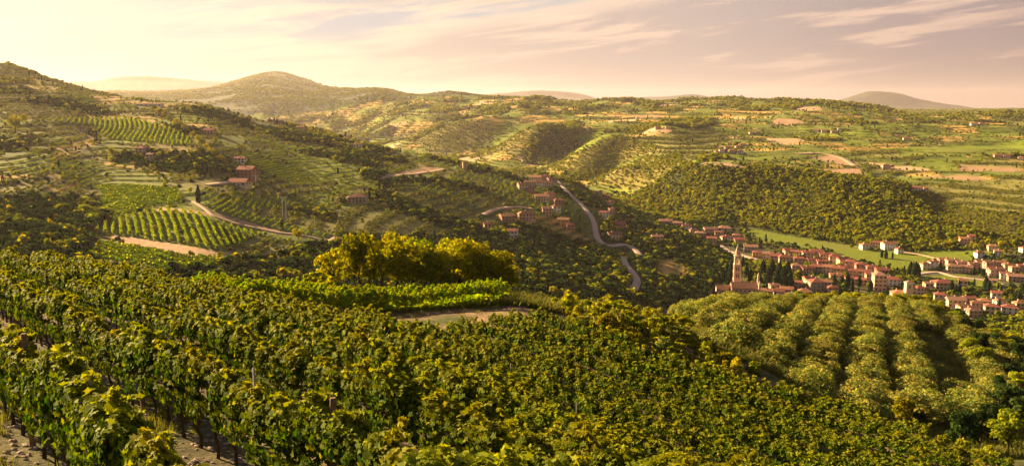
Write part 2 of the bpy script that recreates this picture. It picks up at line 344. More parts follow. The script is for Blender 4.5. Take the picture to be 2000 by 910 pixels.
def leaf_mat(name, cols, transl=.35, gloss=.0, var=.25, rough=.5, lit_top=None):
    """cols: stops over a random value per leaf card; each whole plant also varies a little"""
    t = NT(name); g = t.n('NewGeometry'); oi = t.n('ObjectInfo')
    r = t.math('FRACT', t.math('ADD', g.outputs['Random Per Island'], 0.0))
    c = t.ramp(r, cols)
    if lit_top:     # paler, yellower hedge top: fresh shoots, and sunlit tops put into the colour
        zc = t.n('SeparateXYZ'); t.l(t.obj(), zc.inputs[0]); c = t.mix(t.ramp(zc.outputs[2], [(0, 0), (1, 1)]) if False else t.math('MULTIPLY', t.math('SUBTRACT', t.math('MINIMUM', zc.outputs[2], 2.4), 1.65), .85), c, lit_top)
    h = t.n('HueSaturation'); t.l(c, h.inputs['Color'])
    rr = t.math('FRACT', t.math('MULTIPLY', oi.outputs['Random'], 7.31))
    t.l(t.math('MULTIPLY_ADD', oi.outputs['Random'], var*2, 1-var), h.inputs['Value'])
    t.l(t.math('MULTIPLY_ADD', rr, .03, .492), h.inputs['Hue'])
    d = t.n('BsdfPrincipled'); t.l(h.outputs[0], d.inputs['Base Color']); d.inputs['Roughness'].default_value = rough; d.inputs['Specular IOR Level'].default_value = gloss
    tr = t.n('BsdfTranslucent')
    h2 = t.n('HueSaturation'); t.l(h.outputs[0], h2.inputs['Color']); h2.inputs['Value'].default_value = 1.5; h2.inputs['Saturation'].default_value = 1.15; h2.inputs['Hue'].default_value = .49
    t.l(h2.outputs[0], tr.inputs[0])
    m = t.n('MixShader'); m.inputs[0].default_value = transl; t.l(d.outputs[0], m.inputs[1]); t.l(tr.outputs[0], m.inputs[2]); t.l(m.outputs[0], t.out.inputs[0])
    return t.m
def plain(name, col, rough=.8, nscale=3.0, amt=.25, spec=.3, bump=.0):
    t = NT(name); v = t.noise(nscale, 5, .6, t.pos()); a = tuple(x*(1-amt) for x in col); b = tuple(min(1, x*(1+amt)) for x in col)
    t.pbsdf(t.ramp(v, [(.3, a), (.7, b)]), rough, v if bump else None, spec, bump or .1); return t.m
MAT = {}
def mats():
    G3 = lambda *a: a
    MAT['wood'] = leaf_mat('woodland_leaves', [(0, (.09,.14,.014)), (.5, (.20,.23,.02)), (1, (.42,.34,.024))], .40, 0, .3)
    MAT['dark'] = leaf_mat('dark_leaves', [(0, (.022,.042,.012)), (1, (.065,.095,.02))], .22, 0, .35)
    MAT['olive'] = leaf_mat('olive_leaves', [(0, (.08,.13,.03)), (.5, (.17,.20,.04)), (1, (.48,.36,.08))], .38, .05, .2)
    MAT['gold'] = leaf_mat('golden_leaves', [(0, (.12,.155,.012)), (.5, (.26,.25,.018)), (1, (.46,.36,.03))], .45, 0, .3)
    MAT['cypress'] = leaf_mat('cypress_leaves', [(0, (.012,.026,.012)), (1, (.03,.05,.018))], .1, 0, .2)
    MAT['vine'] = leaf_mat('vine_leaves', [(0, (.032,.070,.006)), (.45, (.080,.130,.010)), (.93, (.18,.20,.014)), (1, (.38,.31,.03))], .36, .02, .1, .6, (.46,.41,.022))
    MAT['vinefar'] = leaf_mat('distant_and_lit_vine_leaves', [(0, (.10,.17,.012)), (.6, (.20,.28,.018)), (1, (.40,.36,.03))], .42, 0, .2)
    t = NT('bark'); v = t.noise(22, 6, .7, t.obj()); t.pbsdf(t.ramp(v, [(.3, (.035,.022,.014)), (.7, (.12,.08,.05))]), .95, v, .2, .8, .03); MAT['bark'] = t.m
    t = NT('weathered_wood'); v = t.noise(16, 6, .7, t.obj()); t.pbsdf(t.ramp(v, [(.3, (.09,.055,.035)), (.7, (.26,.17,.11))]), .9, v, .2, .6, .01); MAT['post'] = t.m
    t = NT('galvanised_steel'); v = t.noise(12, 4, .6, t.obj()); p = t.pbsdf(t.ramp(v, [(.3, (.22,.22,.23)), (.7, (.42,.42,.42))]), .5, v, .4, .1, .01); p.inputs['Metallic'].default_value = .6; MAT['steel'] = t.m
    MAT['asphalt'] = plain('pale_asphalt', (.44,.32,.25), .9, .35, .12)
    MAT['track'] = plain('dirt_track', (.40,.27,.18), .95, .5, .25, bump=.3)
    MAT['concrete'] = plain('concrete', (.42,.38,.34), .9, .8, .15)
    t = NT('window_glass'); t.pbsdf((.02,.022,.026), .15, spec=.6); MAT['glass'] = t.m
    for n, c in dict(cream=(.68,.52,.36), white=(.80,.74,.66), ochre=(.68,.42,.16), pink=(.56,.34,.27), peach=(.66,.44,.31), stone=(.40,.32,.25), grey=(.40,.37,.36), brick=(.38,.19,.13)).items():
        MAT['w_'+n] = plain(n+'_plaster', c, .9, .5, .10)
    def roof(nm, a, b, c):
        t = NT(nm); o = t.obj(); w = t.n('TexWave'); w.wave_type = 'BANDS'; w.bands_direction = 'X'; w.inputs['Scale'].default_value = 1.2; w.inputs['Distortion'].default_value = .4; t.l(o, w.inputs[0])
        v = t.noise(.55, 6, .7, t.pos()); cc = t.mix(t.math('MULTIPLY', w.outputs[1], .35), t.ramp(v, [(.3, a), (.55, b), (.75, c)]), (a[0]*.6, a[1]*.6, a[2]*.6))
        t.pbsdf(cc, .88, w.outputs[1], .2, .4, .1); return t.m
    MAT['r_red'] = roof('red_tiles', (.22,.075,.055), (.34,.115,.08), (.40,.165,.12))
    MAT['r_brown'] = roof('brown_tiles', (.20,.095,.06), (.30,.14,.085), (.38,.20,.12))
    MAT['r_orange'] = roof('orange_tiles', (.32,.14,.075), (.44,.20,.11), (.50,.27,.16))
    MAT['r_pink'] = roof('weathered_tiles', (.30,.15,.11), (.40,.21,.15), (.48,.28,.2))
mats()

# ------------------------------------------------------------------ land use
# 0 grass, 1 woods, 2 olives, 3 vines, 4 bare soil, 5 green crop, 6 dry meadow, 7 scrub, 8 village, 9 foreground, 10 far
def inpoly(px, py, P):
    P = np.asarray(P, float); r = np.zeros(px.shape, bool); j = len(P)-1
    for i in range(len(P)):
        a, b = P[i], P[j]
        with np.errstate(divide='ignore', invalid='ignore'):
            c = ((a[1] > py) != (b[1] > py)) & (px < (b[0]-a[0])*(py-a[1])/(b[1]-a[1]+1e-12)+a[0])
        r ^= c; j = i
    return r
YY = np.broadcast_to(YR[None, :], GX.shape)
CLS = np.zeros(GX.shape, np.int8); ROT = np.zeros(GX.shape, np.float32); CELL = np.full(GX.shape, -1, np.int32)
# patchwork of fields: irregular cells in plan
seeds = []
sr = np.random.default_rng(11)
def seed_ring(y0, y1, sp):
    y = y0
    while y < y1:
        w = y*1.45; n = int(w/sp)
        for k in range(n): seeds.append(((k+sr.uniform(.1, .9))/n*w-w/2, y+sr.uniform(-.4, .4)*sp*1.1))
        y += sp*1.1
seed_ring(250, 1500, 66); seed_ring(1500, 4700, 84)
SE = np.array(seeds)
wx = GX+fbm(GX/60, GY/60, 3, 21)*38; wy = GY+fbm(GX/60, GY/60, 3, 31)*38
sel = np.argwhere((YY > 280) & (YY < 4700) & (np.abs(GX/np.maximum(GY, 1)) < .85))
gi, gj = sel[:, 0], sel[:, 1]
best = np.full(len(sel), 1e18); bi = np.zeros(len(sel), np.int32); sx = wx[gi, gj]; sy = wy[gi, gj]
# bucket the seeds by distance band to keep this quick
for y0 in np.arange(240, 4700, 120):
    q = np.where((sy >= y0-60) & (sy < y0+60))[0] if y0 > 240 else np.where(sy < y0+60)[0]
    if y0+120 >= 4700: q = np.where(sy >= y0-60)[0]
    if not len(q): continue
    ss = np.where(np.abs(SE[:, 1]-y0) < 300)[0]
    if not len(ss): continue
    for a in range(0, len(q), 20000):
        qq = q[a:a+20000]; D = (sx[qq, None]-SE[None, ss, 0])**2+(sy[qq, None]-SE[None, ss, 1])**2
        bi[qq] = ss[D.argmin(1)]
CELL[gi, gj] = bi
cr = sr.random(len(SE)); cang = sr.uniform(0, math.pi, len(SE))
spx, spy = proj(SE[:, 0], SE[:, 1], H(SE[:, 0], SE[:, 1]))
ctype = np.zeros(len(SE), np.int8)
for k in range(len(SE)):
    Y = SE[k, 1]; x = spx[k]; y = spy[k]; r = cr[k]
    left = (Y < 1480)
    if left and x < 1250:
        p = [(.42, 2), (.72, 3), (.77, 0), (.97, 1), (1, 6)] if x > 420 else [(.32, 2), (.66, 3), (.80, 6), (1, 1)]
    elif Y > 4300: p = [(1, 10)]
    elif Y > 3000: p = [(.26, 1), (.42, 5), (.62, 6), (.84, 3), (.88, 4), (1, 2)]
    else: p = [(.30, 3), (.48, 5), (.72, 6), (.77, 4), (.94, 2), (1, 1)]
    for t_, c_ in p:
        if r <= t_: ctype[k] = c_; break
CLS[gi, gj] = ctype[bi]; ROT[gi, gj] = cang[bi]
CLS[YY >= 4700] = 10
CLS[YY <= 280] = 9
steep = np.zeros(GX.shape)
def paint(poly, c, y0=0, y1=1e9, rot=None, jit=4.0):
    n = fbm(GX/18, GY/18, 2, 5)*jit
    m = inpoly(GPX+n, GPY+n*.4, poly) & (YY > y0) & (YY < y1)
    CLS[m] = c
    if rot is not None: ROT[m] = rot
    CELL[m] = -2
    return m
# woods
paint([(-60,400),(80,385),(150,392),(250,410),(300,420),(180,450),(190,480),(160,510),(260,560),(-60,560)], 1, 285, 700)
paint([(150,505),(300,540),(430,520),(560,500),(650,470),(680,462),(900,460),(990,440),(1100,420),(1165,475),(1240,480),(1260,560),(1240,620),(600,620),(300,600)], 1, 285, 860)
paint([(500,400),(560,420),(640,430),(780,400),(880,405),(960,430),(990,450),(900,465),(680,465),(560,440)], 2, 500, 900, .3)
paint([(720,375),(760,380),(880,430),(960,450),(940,470),(860,445),(740,400)], 1, 560, 900)
paint([(1225,385),(1330,322),(1400,318),(1500,326),(1600,335),(1700,350),(1765,360),(1830,385),(1900,400),(2100,400),(2100,520),(1900,506),(1750,490),(1600,470),(1440,440),(1330,425)], 1, 1000, 1480)
paint([(1770,375),(1860,380),(1960,375),(2100,400),(2100,470),(1980,470),(1900,455),(1830,430)], 7, 1000, 1400)
paint([(1780,365),(1950,350),(2100,350),(2100,400),(1960,420),(1850,400)], 2, 1150, 1700, .4)
paint([(1165,480),(1180,440),(1230,400),(1330,425),(1450,445),(1480,470),(1440,500),(1420,560),(1380,600),(1240,600),(1250,500)], 1, 620, 1250)
paint([(1130,380),(1225,385),(1330,425),(1440,440),(1440,450),(1300,440),(1200,420)], 1, 1150, 1650)
# valley floor: long green meadow with its sunny rim, and the village ground
paint([(1440,440),(1600,470),(1750,490),(1900,505),(2100,470),(2100,660),(1300,640),(1390,560),(1430,500),(1400,460)], 8, 650, 1280)
paint([(1445,443),(1600,470),(1750,491),(1900,508),(1905,515),(1830,525),(1790,535),(1760,532),(1700,515),(1600,488),(1480,470)], 5, 700, 1300)
paint([(1790,497),(1840,488),(1900,505),(1920,515),(1880,514)], 5, 700, 1300)
paint([(1275,510),(1310,505),(1350,530),(1330,548),(1280,540)], 6, 600, 1000)
paint([(1800,540),(1890,535),(1900,550),(1830,556)], 5, 600, 1000)
paint([(1890,545),(1930,548),(1930,562),(1880,560)], 5, 600, 1000)
paint([(1455,505),(1500,503),(1560,530),(1560,570),(1480,576),(1455,560)], 1, 650, 1100)
paint([(1900,618),(2100,600),(2100,720),(1900,700)], 1, 285, 740)
# left hill named fields
paint([(180,448),(300,410),(360,414),(545,456),(425,491),(330,474),(190,456)], 3, 380, 640, rad(-62), 1.5)
paint([(305,404),(420,415),(545,450),(550,455),(535,456),(420,424),(330,411),(290,412)], 4, 380, 640, None, 1)
paint([(210,457),(330,475),(425,491),(450,492),(440,503),(360,500),(260,482),(215,466)], 4, 380, 560, None, 5)
paint([(180,478),(260,485),(370,506),(460,512),(420,528),(330,530),(230,520),(170,500)], 3, 300, 560, rad(-30), 1.5)
paint([(190,366),(345,372),(355,402),(300,405),(210,440)], 3, 400, 700, rad(-20))
paint([(75,238),(250,232),(330,252),(385,285),(330,285),(200,272),(190,250)], 3, 700, 1200, rad(-68), 1.5)
paint([(-60,322),(60,318),(190,314),(200,325),(60,342),(-60,345)], 3, 500, 900)
paint([(120,345),(200,322),(330,345),(330,380),(180,372)], 3, 450, 900)
paint([(80,370),(150,345),(160,378)], 6, 450, 900)
paint([(110,290),(190,262),(195,285),(100,312)], 6, 600, 1100)
paint([(170,185),(260,190),(280,205),(190,205)], 6, 900, 1500)
paint([(400,388),(560,385),(640,392),(600,408),(430,408)], 3, 500, 900)
paint([(480,300),(560,290),(580,300),(540,315)], 3, 600, 1200)
paint([(420,262),(490,270),(480,290),(425,285)], 5, 700, 1300)
paint([(600,385),(690,355),(700,365),(640,390)], 3, 500, 1000)
paint([(745,345),(830,326),(872,330),(800,347),(755,352)], 4, 700, 1300, None, 1)
paint([(880,345),(960,335),(980,345),(900,355)], 3, 700, 1300, None, 1)
paint([(920,378),(1000,370),(1010,382),(940,390)], 3, 700, 1300, None, 1)
# right hill: earth cuts, meadows
paint([(1560,303),(1600,300),(1650,310),(1675,328),(1640,324),(1600,312)], 4, 1400, 2300, None, 1)
paint([(1585,333),(1680,328),(1682,342),(1640,343)], 4, 1200, 2300, None, 1)
paint([(1370,322),(1420,318),(1455,326),(1400,328)], 4, 1200, 2300, None, 1)
paint([(1740,290),(1900,278),(2100,270),(2100,300),(1880,305),(1760,305)], 5, 1500, 2600)
paint([(1400,300),(1600,290),(1660,300),(1600,305),(1450,318)], 5, 1400, 2500)
paint([(1170,275),(1300,262),(1380,250),(1430,270),(1380,300),(1260,310)], 2, 1600, 2700, .2)
paint([(1150,345),(1260,310),(1330,300),(1330,322),(1240,372),(1150,362)], 7, 1200, 1800)
paint([(1060,330),(1200,265),(1290,290),(1150,345)], 7, 1750, 2250)
paint([(915,310),(1010,262),(1060,238),(1060,320),(1000,335)], 7, 2300, 2560)
paint([(1050,240),(1130,225),(1130,300),(1050,325)], 1, 2300, 2700)
paint([(1035,270),(1130,245),(1130,290),(1060,325),(1020,320)], 1, 2000, 2800)
paint([(1290,240),(1380,230),(1390,245),(1300,262)], 1, 2200, 3000)
paint([(800,282),(870,244),(930,236),(960,270),(900,300)], 7, 2600, 3200)

CC = np.array([(.09,.11,.025),(.05,.058,.018),(.20,.19,.045),(.16,.19,.03),(.44,.27,.16),(.15,.19,.015),(.50,.30,.08),(.15,.13,.03),(.085,.09,.04),(.12,.10,.05),(.045,.055,.03)])
COLR = CC[CLS]
cv = np.where(CELL >= 0, sr.random(len(SE))[np.clip(CELL, 0, None)], .5)
COLR = COLR*(0.72+.56*cv)[..., None]
mixw = np.clip(fbm(GX/70, GY/70, 3, 77)+.35, 0, 1)[..., None]*.35
COLR = COLR*(1-mixw)+np.array((.20,.16,.06))*mixw*(CLS != 1)[..., None]+COLR*mixw*(CLS == 1)[..., None]
def crestY0(u): return np.interp(u, (np.array([k[0] for k in LINES[5]])-1000)/F, [k[2] for k in LINES[5]])
# foreground: pale stony earth between grass
BANDP = np.where(YY < 1450, 4.2, np.where(YY < 2600, 7.5, 11.0))
def bandphase(x, y, z, P): return np.mod((z+fbm(x/190, y/190, 2, 41)*7)/P, 1.0)
BPH = bandphase(GX, GY, HZ, BANDP)
_b = np.clip(np.abs(BPH-.5)*2*1.6-.35, 0, 1)[..., None]*np.where(np.isin(CLS, [2, 6, 0]), .75, np.where(np.isin(CLS, [3, 5]), .42, 0.))[..., None]*(YY > 300)[..., None]*(GPX < 2100)[..., None]
_val = ((CLS == 5) & (HZ < -150))[..., None]; _b = _b*(~_val)
COLR = COLR*(1-_b)+np.array((.045,.055,.016))*_b
_far = (CLS == 10)[..., None]*np.clip(fbm(GX/170, GY/170, 5, 91)*1.8+.75, 0, 1)[..., None]; COLR = COLR*(1-_far)+np.array((.03,.042,.026))*_far
COLR = COLR*np.where((YY > 1380) & (CLS != 1), 1.35, 1.0)[..., None]  # sunlight on the far hills put into the ground colour
fg = (YY <= 280)[..., None]; k9 = (np.clip(fbm(GX/6, GY/6, 4, 55)*1.3+.45, 0, 1)*np.clip(1-(YY-crestY0(GX/np.maximum(GY, 1)))/6, .12, 1))[..., None]
COLR = np.where(fg, np.array((.055,.07,.016))*(1-k9)+np.array((.20,.125,.085))*k9, COLR)
dirt = inpoly(GPX, GPY, [(820,668),(870,634),(985,604),(1000,590),(1110,588),(1110,602),(1010,616),(960,636),(900,672),(850,690)]) & (YY < 150) & (YY > 40)
_d = np.clip(fbm(GX/3, GY/3, 4, 66)*1.4+.62, 0, 1)[dirt][:, None]; COLR[dirt] = np.array((.33,.20,.13))*_d+np.array((.12,.12,.03))*(1-_d)

def ground():
    nA, nY = GX.shape
    V = np.stack([GX, GY, HZ], -1).reshape(-1, 3)
    # a small disc closes the sheet under the camera
    V = np.concatenate([V, [[0, 0, float(HZ[:, 0].mean())]]])
    i = np.arange(nA-1)[:, None]*nY; j = np.arange(nY-1)[None, :]
    a = (i+j).ravel(); Fq = np.stack([a, a+nY, a+nY+1, a+1], 1)
    me = np_mesh('ground', V, Fq, None, True)
    bm = bmesh.new(); bm.from_mesh(me); bm.verts.ensure_lookup_table(); c = bm.verts[len(V)-1]
    for k in range(nA-1): bm.faces.new((c, bm.verts[(k+1)*nY], bm.verts[k*nY]))
    bm.to_mesh(me); bm.free()
    at_ = me.color_attributes.new('field', 'FLOAT_COLOR', 'POINT')
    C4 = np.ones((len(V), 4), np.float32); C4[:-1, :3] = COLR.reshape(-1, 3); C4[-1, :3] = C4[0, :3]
    # alpha: how strongly terraces and rows show
    st = np.where((CLS == 2) | (CLS == 3) | (CLS == 6), 1.0, np.where((CLS == 0) | (CLS == 5), .35, 0.)); C4[:-1, 3] = st.ravel()
    at_.data.foreach_set('color', C4.ravel())
    t = NT('land'); A = t.n('Attribute'); A.attribute_name = 'field'
    P = t.pos(); sx_ = t.n('SeparateXYZ'); t.l(P, sx_.inputs[0])
    n = t.noise(.02, 5, .6, P); n2 = t.noise(.35, 5, .65, P); n3 = t.noise(6.0, 5, .7, P)
    zz = t.math('MULTIPLY_ADD', n, 16.0, sx_.outputs[2])
    band = t.math('SINE', t.math('MULTIPLY', zz, 1.75))
    bandm = t.math('MULTIPLY', t.ramp(band, [(.35, 0.), (.62, 1.)]), A.outputs['Alpha'])
    c = A.outputs['Color']
    c = t.mix(.75, c, t.ramp(n2, [(.3, .30), (.68, 1.0)]), 'MULTIPLY')
    c = t.mix(.6, c, t.ramp(n3, [(.3, .35), (.65, 1.0)]), 'MULTIPLY')
    c = t.mix(1.0, c, (1.6,1.6,1.6), 'MULTIPLY')
    hsum = t.math('ADD', t.math('MULTIPLY', n2, .6), t.math('MULTIPLY', n3, .12))
    t.pbsdf(c, .95, hsum, .1, .6, 1.0)
    me.materials.append(t.m)
    return tag(obj('ground', me), 'rolling ground of vineyard slope, valley floor and hills', kind='structure')
ground()
# ------------------------------------------------------------------ foliage
def cards(P, N, size, r, fold=.25, aspect=1.0, shape='kite'):
    """one leaf card per point, facing roughly along N"""
    n = len(P); N = N/np.maximum(np.linalg.norm(N, axis=1, keepdims=True), 1e-6)
    T = r.normal(size=(n, 3)); T -= (T*N).sum(1, keepdims=True)*N; T /= np.maximum(np.linalg.norm(T, axis=1, keepdims=True), 1e-6)
    B = np.cross(N, T); s = (size*r.uniform(.65, 1.3, n))[:, None]
    if shape == 'kite':
        Q = [(-.5, 0, 0), (0, .5*aspect, fold*.3), (.55, 0, 0), (0, -.5*aspect, fold*.3)]
    elif shape == 'vine':   # lobed grape leaf
        Q = [(-.32,0,.02), (-.42,.30,-.02), (-.05,.26,.05), (.02,.52,-.03), (.24,.24,.04), (.60,0,-.06), (.24,-.24,.04), (.02,-.52,-.03), (-.05,-.26,.05), (-.42,-.30,-.02)]
    V = np.stack([P+s*(a*T+b*B+c*N) for a, b, c in Q], 1).reshape(-1, 3)
    Fc = np.arange(n*len(Q)).reshape(n, len(Q)); return V, Fc
def lobes(n, R, h, r, flat=.8, base=.0):
    L = []
    for k in range(n):
        a = r.uniform(0, 2*math.pi); q = math.sqrt(r.uniform(0, 1))*R*.72; zz = r.uniform(.1, 1)
        L.append((math.cos(a)*q, math.sin(a)*q, base+h*(.18+.66*zz)*(1-.25*(q/R)**2), R*r.uniform(.26, .48)))
    return L
def crown_mesh(name, mat, R, h, nl, ncards, size, seed, base=0.0, out=.75, squash=.8, shape='kite', inner=.15):
    r = np.random.default_rng(seed); L = np.array(lobes(nl, R, h, r, base=base))
    w = L[:, 3]**2; k = r.choice(len(L), ncards, p=w/w.sum()); D = r.normal(size=(ncards, 3)); D /= np.linalg.norm(D, axis=1, keepdims=True)
    D[:, 2] = np.where(D[:, 2] < -.35, -D[:, 2], D[:, 2])
    rr = L[k, 3]*(1-inner*r.random(ncards)**.5+.10*r.normal(size=ncards)*.6)
    P = L[k, :3]+D*rr[:, None]*np.array([1, 1, squash]); N = D*out+r.normal(size=D.shape)*(1-out)*.9+np.array([0, 0, .12])
    V, Fc = cards(P, N, size, r, shape=shape); return np_mesh(name, V, Fc, mat)
def trunk_mb(h, r0, seed, limbs=4, lean=.12, spread=.5, n=7):
    r = random.Random(seed); m = MB(); p = [Vector((0, 0, -.3))]; x = y = 0
    for k in range(1, 5):
        x += r.uniform(-lean, lean)*h*.25; y += r.uniform(-lean, lean)*h*.25; p.append(Vector((x, y, h*.5*k/4)))
    m.tube(p, [r0*1.35, r0*1.05, r0*.9, r0*.8, r0*.68], MAT['bark'], n)
    for k in range(limbs):
        a = 2*math.pi*(k+r.random()*.6)/limbs; q = p[2].lerp(p[4], r.uniform(.2, 1)); e = Vector((math.cos(a), math.sin(a), 0))*h*spread*r.uniform(.35, .7)
        m.tube([q, q+e*.4+Vector((0, 0, h*.16)), q+e+Vector((0, 0, h*r.uniform(.3, .48)))], [r0*.55, r0*.38, r0*.14], MAT['bark'], 5)
    return m

# ---- scattering for masses nobody could count: points with scale, turn and kind
def scatter(name, P, sc, rot, idx, protos, label):
    me = bpy.data.meshes.new(name); me.vertices.add(len(P)); me.vertices.foreach_set('co', np.asarray(P, np.float32).ravel())
    for nm, typ, arr in (('sc', 'FLOAT_VECTOR', sc), ('rot', 'FLOAT', rot), ('idx', 'INT', idx)):
        a = me.attributes.new(nm, typ, 'POINT')
        if typ == 'FLOAT_VECTOR': a.data.foreach_set('vector', np.asarray(arr, np.float32).ravel())
        else: a.data.foreach_set('value', np.asarray(arr, np.float32 if typ == 'FLOAT' else np.int32))
    o = obj(name, me); g = bpy.data.node_groups.new(name, 'GeometryNodeTree')
    g.interface.new_socket('Geometry', in_out='INPUT', socket_type='NodeSocketGeometry'); g.interface.new_socket('Geometry', in_out='OUTPUT', socket_type='NodeSocketGeometry')
    N = g.nodes; gi_ = N.new('NodeGroupInput'); go = N.new('NodeGroupOutput'); ip = N.new('GeometryNodeInstanceOnPoints'); jn = N.new('GeometryNodeJoinGeometry')
    for p in reversed(protos):
        oi = N.new('GeometryNodeObjectInfo'); oi.inputs['Object'].default_value = p; oi.inputs['As Instance'].default_value = True; g.links.new(oi.outputs['Geometry'], jn.inputs[0])
    def attr(nm, t):
        a = N.new('GeometryNodeInputNamedAttribute'); a.data_type = t; a.inputs[0].default_value = nm; return a.outputs['Attribute']
    ip.inputs['Pick Instance'].default_value = True
    cb = N.new('ShaderNodeCombineXYZ'); g.links.new(attr('rot', 'FLOAT'), cb.inputs[2]); g.links.new(cb.outputs[0], ip.inputs['Rotation'])
    g.links.new(attr('sc', 'FLOAT_VECTOR'), ip.inputs['Scale']); g.links.new(attr('idx', 'INT'), ip.inputs['Instance Index'])
    g.links.new(gi_.outputs[0], ip.inputs['Points']); g.links.new(jn.outputs[0], ip.inputs['Instance']); g.links.new(ip.outputs[0], go.inputs[0])
    md = o.modifiers.new('scatter', 'NODES'); md.node_group = g
    tag(o, label, kind='stuff'); return o
def proto(mesh): return bpy.data.objects.new('source_'+mesh.name, mesh)      # never linked: only a source for the masses

def far_sets():
    def far(nm, mat, ns, R=1, h=1.5, cardsn=110, size=.42, nl=7, squash=.9): return [proto(crown_mesh(nm, mat, R, h, nl, cardsn, size, 100+k*7, 0, .72, squash)) for k in range(ns)]
    return dict(wood=far('far_wood_crown', MAT['wood'], 6), olive=far('far_olive_crown', MAT['olive'], 4, 1, 1.25), dark=far('far_dark_crown', MAT['dark'], 4),
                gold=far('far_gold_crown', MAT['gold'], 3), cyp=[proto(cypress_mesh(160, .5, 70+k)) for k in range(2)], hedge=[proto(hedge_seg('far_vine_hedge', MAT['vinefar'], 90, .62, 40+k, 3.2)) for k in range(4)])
def cypress_mesh(n, size, seed, H_=1.0, R=.13):
    r = np.random.default_rng(seed); z = r.random(n)**.85; a = r.uniform(0, 2*math.pi, n)
    pr = R*np.minimum(1, (1-z)*2.2)**.75*np.minimum(1, .45+z*5)*(1+.15*r.normal(size=n))
    P = np.stack([np.cos(a)*pr, np.sin(a)*pr, z*H_], 1); N = np.stack([np.cos(a), np.sin(a), .3+0*a], 1)+r.normal(size=(n, 3))*.3
    V, Fc = cards(P, N, .14*size*2, r, aspect=.8); return np_mesh('cypress_crown', V, Fc, MAT['cypress'])
def hedge_seg(name, mat, n, size, seed, L=1.0, w=.42, z0=.55, z1=2.0, shape='kite'):
    r = np.random.default_rng(seed); m = 0
    x = r.uniform(-L/2, L/2, n); side = r.random(n); ph = seed*1.7
    top = z1-.18+.07*np.sin(x*5/L*1.3+ph)+.05*np.sin(x*13/L+ph*2); wv = w*(1+.16*np.sin(x*6/L+ph*1.3))
    # a rounded hedge: points spread over the cross section's outline, some inside
    a = r.uniform(-.45, math.pi+.45, n); k = 1-.45*r.random(n)**2.2
    hz = (top-z0)/2; zc = (top+z0)/2
    y = wv*np.sign(np.cos(a))*np.abs(np.cos(a))**.6*k; z = zc+hz*np.sin(a*1.0)*k
    z = np.where(a < 0, z0+r.random(n)*.5*hz, z); z = np.where(a > math.pi, z0+r.random(n)*.6*hz, z)
    P = np.stack([x, y, z], 1)+r.normal(size=(n, 3))*.05*min(1, size*4)
    N = np.stack([r.normal(size=n)*.4, np.cos(a)*1.0, -.05+1.1*np.maximum(np.sin(a), 0)**2], 1)+r.normal(size=(n, 3))*.34
    # shoots that stick up out of the hedge
    ns = max(2, int(n*.10)); c = r.uniform(-L/2, L/2, max(1, int(2.5*L))); q = r.integers(0, len(c), ns); u = r.random(ns); sh = r.uniform(.08, .34, len(c))
    lx = r.uniform(-.3, .3, len(c)); ly = r.uniform(-.25, .25, len(c))
    P2 = np.stack([c[q]+u*lx[q]+r.normal(size=ns)*.03, u*ly[q]+r.normal(size=ns)*.04, z1-.25+u*sh[q]+.1], 1)
    N2 = r.normal(size=(ns, 3))*.7+np.array([0, 0, .4])
    P = np.concatenate([P, P2]); N = np.concatenate([N, N2])
    V, Fc = cards(P, N, size, r, shape=shape); return np_mesh(name, V, Fc, mat)

PROTO = far_sets(); CLEAR = []
# visibility of every terrain point, so that masses are only planted where they can show
E = (HZ/YY); EV = np.maximum.accumulate(np.where(YY > 40, E, -9), axis=1)
VIS = (HZ+14)/YY >= np.concatenate([np.full((len(AZ), 1), -9), EV[:, :-1]], 1)-1e-4
PXM = (GPX > -60) & (GPX < 2060)
def lookup(x, y):
    a = np.arctan2(x, y); Y = np.hypot(x, y)*np.maximum(np.cos(a), .45)
    i = np.clip(np.searchsorted(AZ, a)-1, 0, len(AZ)-1); j = np.clip(np.searchsorted(YR, Y)-1, 0, len(YR)-1)
    return i, j
def lattice(y0, y1, dx, dy, seed, jit=.35):
    r = np.random.default_rng(seed); n = int((y1-y0)/dy); X, Y_ = [], []
    for k in range(n):
        y = y0+k*dy; w = y*1.32; m = int(w/dx); x = (np.arange(m)+.5*(k % 2))*dx-w/2
        X.append(x+r.uniform(-jit, jit, m)*dx); Y_.append(y+r.uniform(-jit, jit, m)*dy)
    return np.concatenate(X), np.concatenate(Y_)
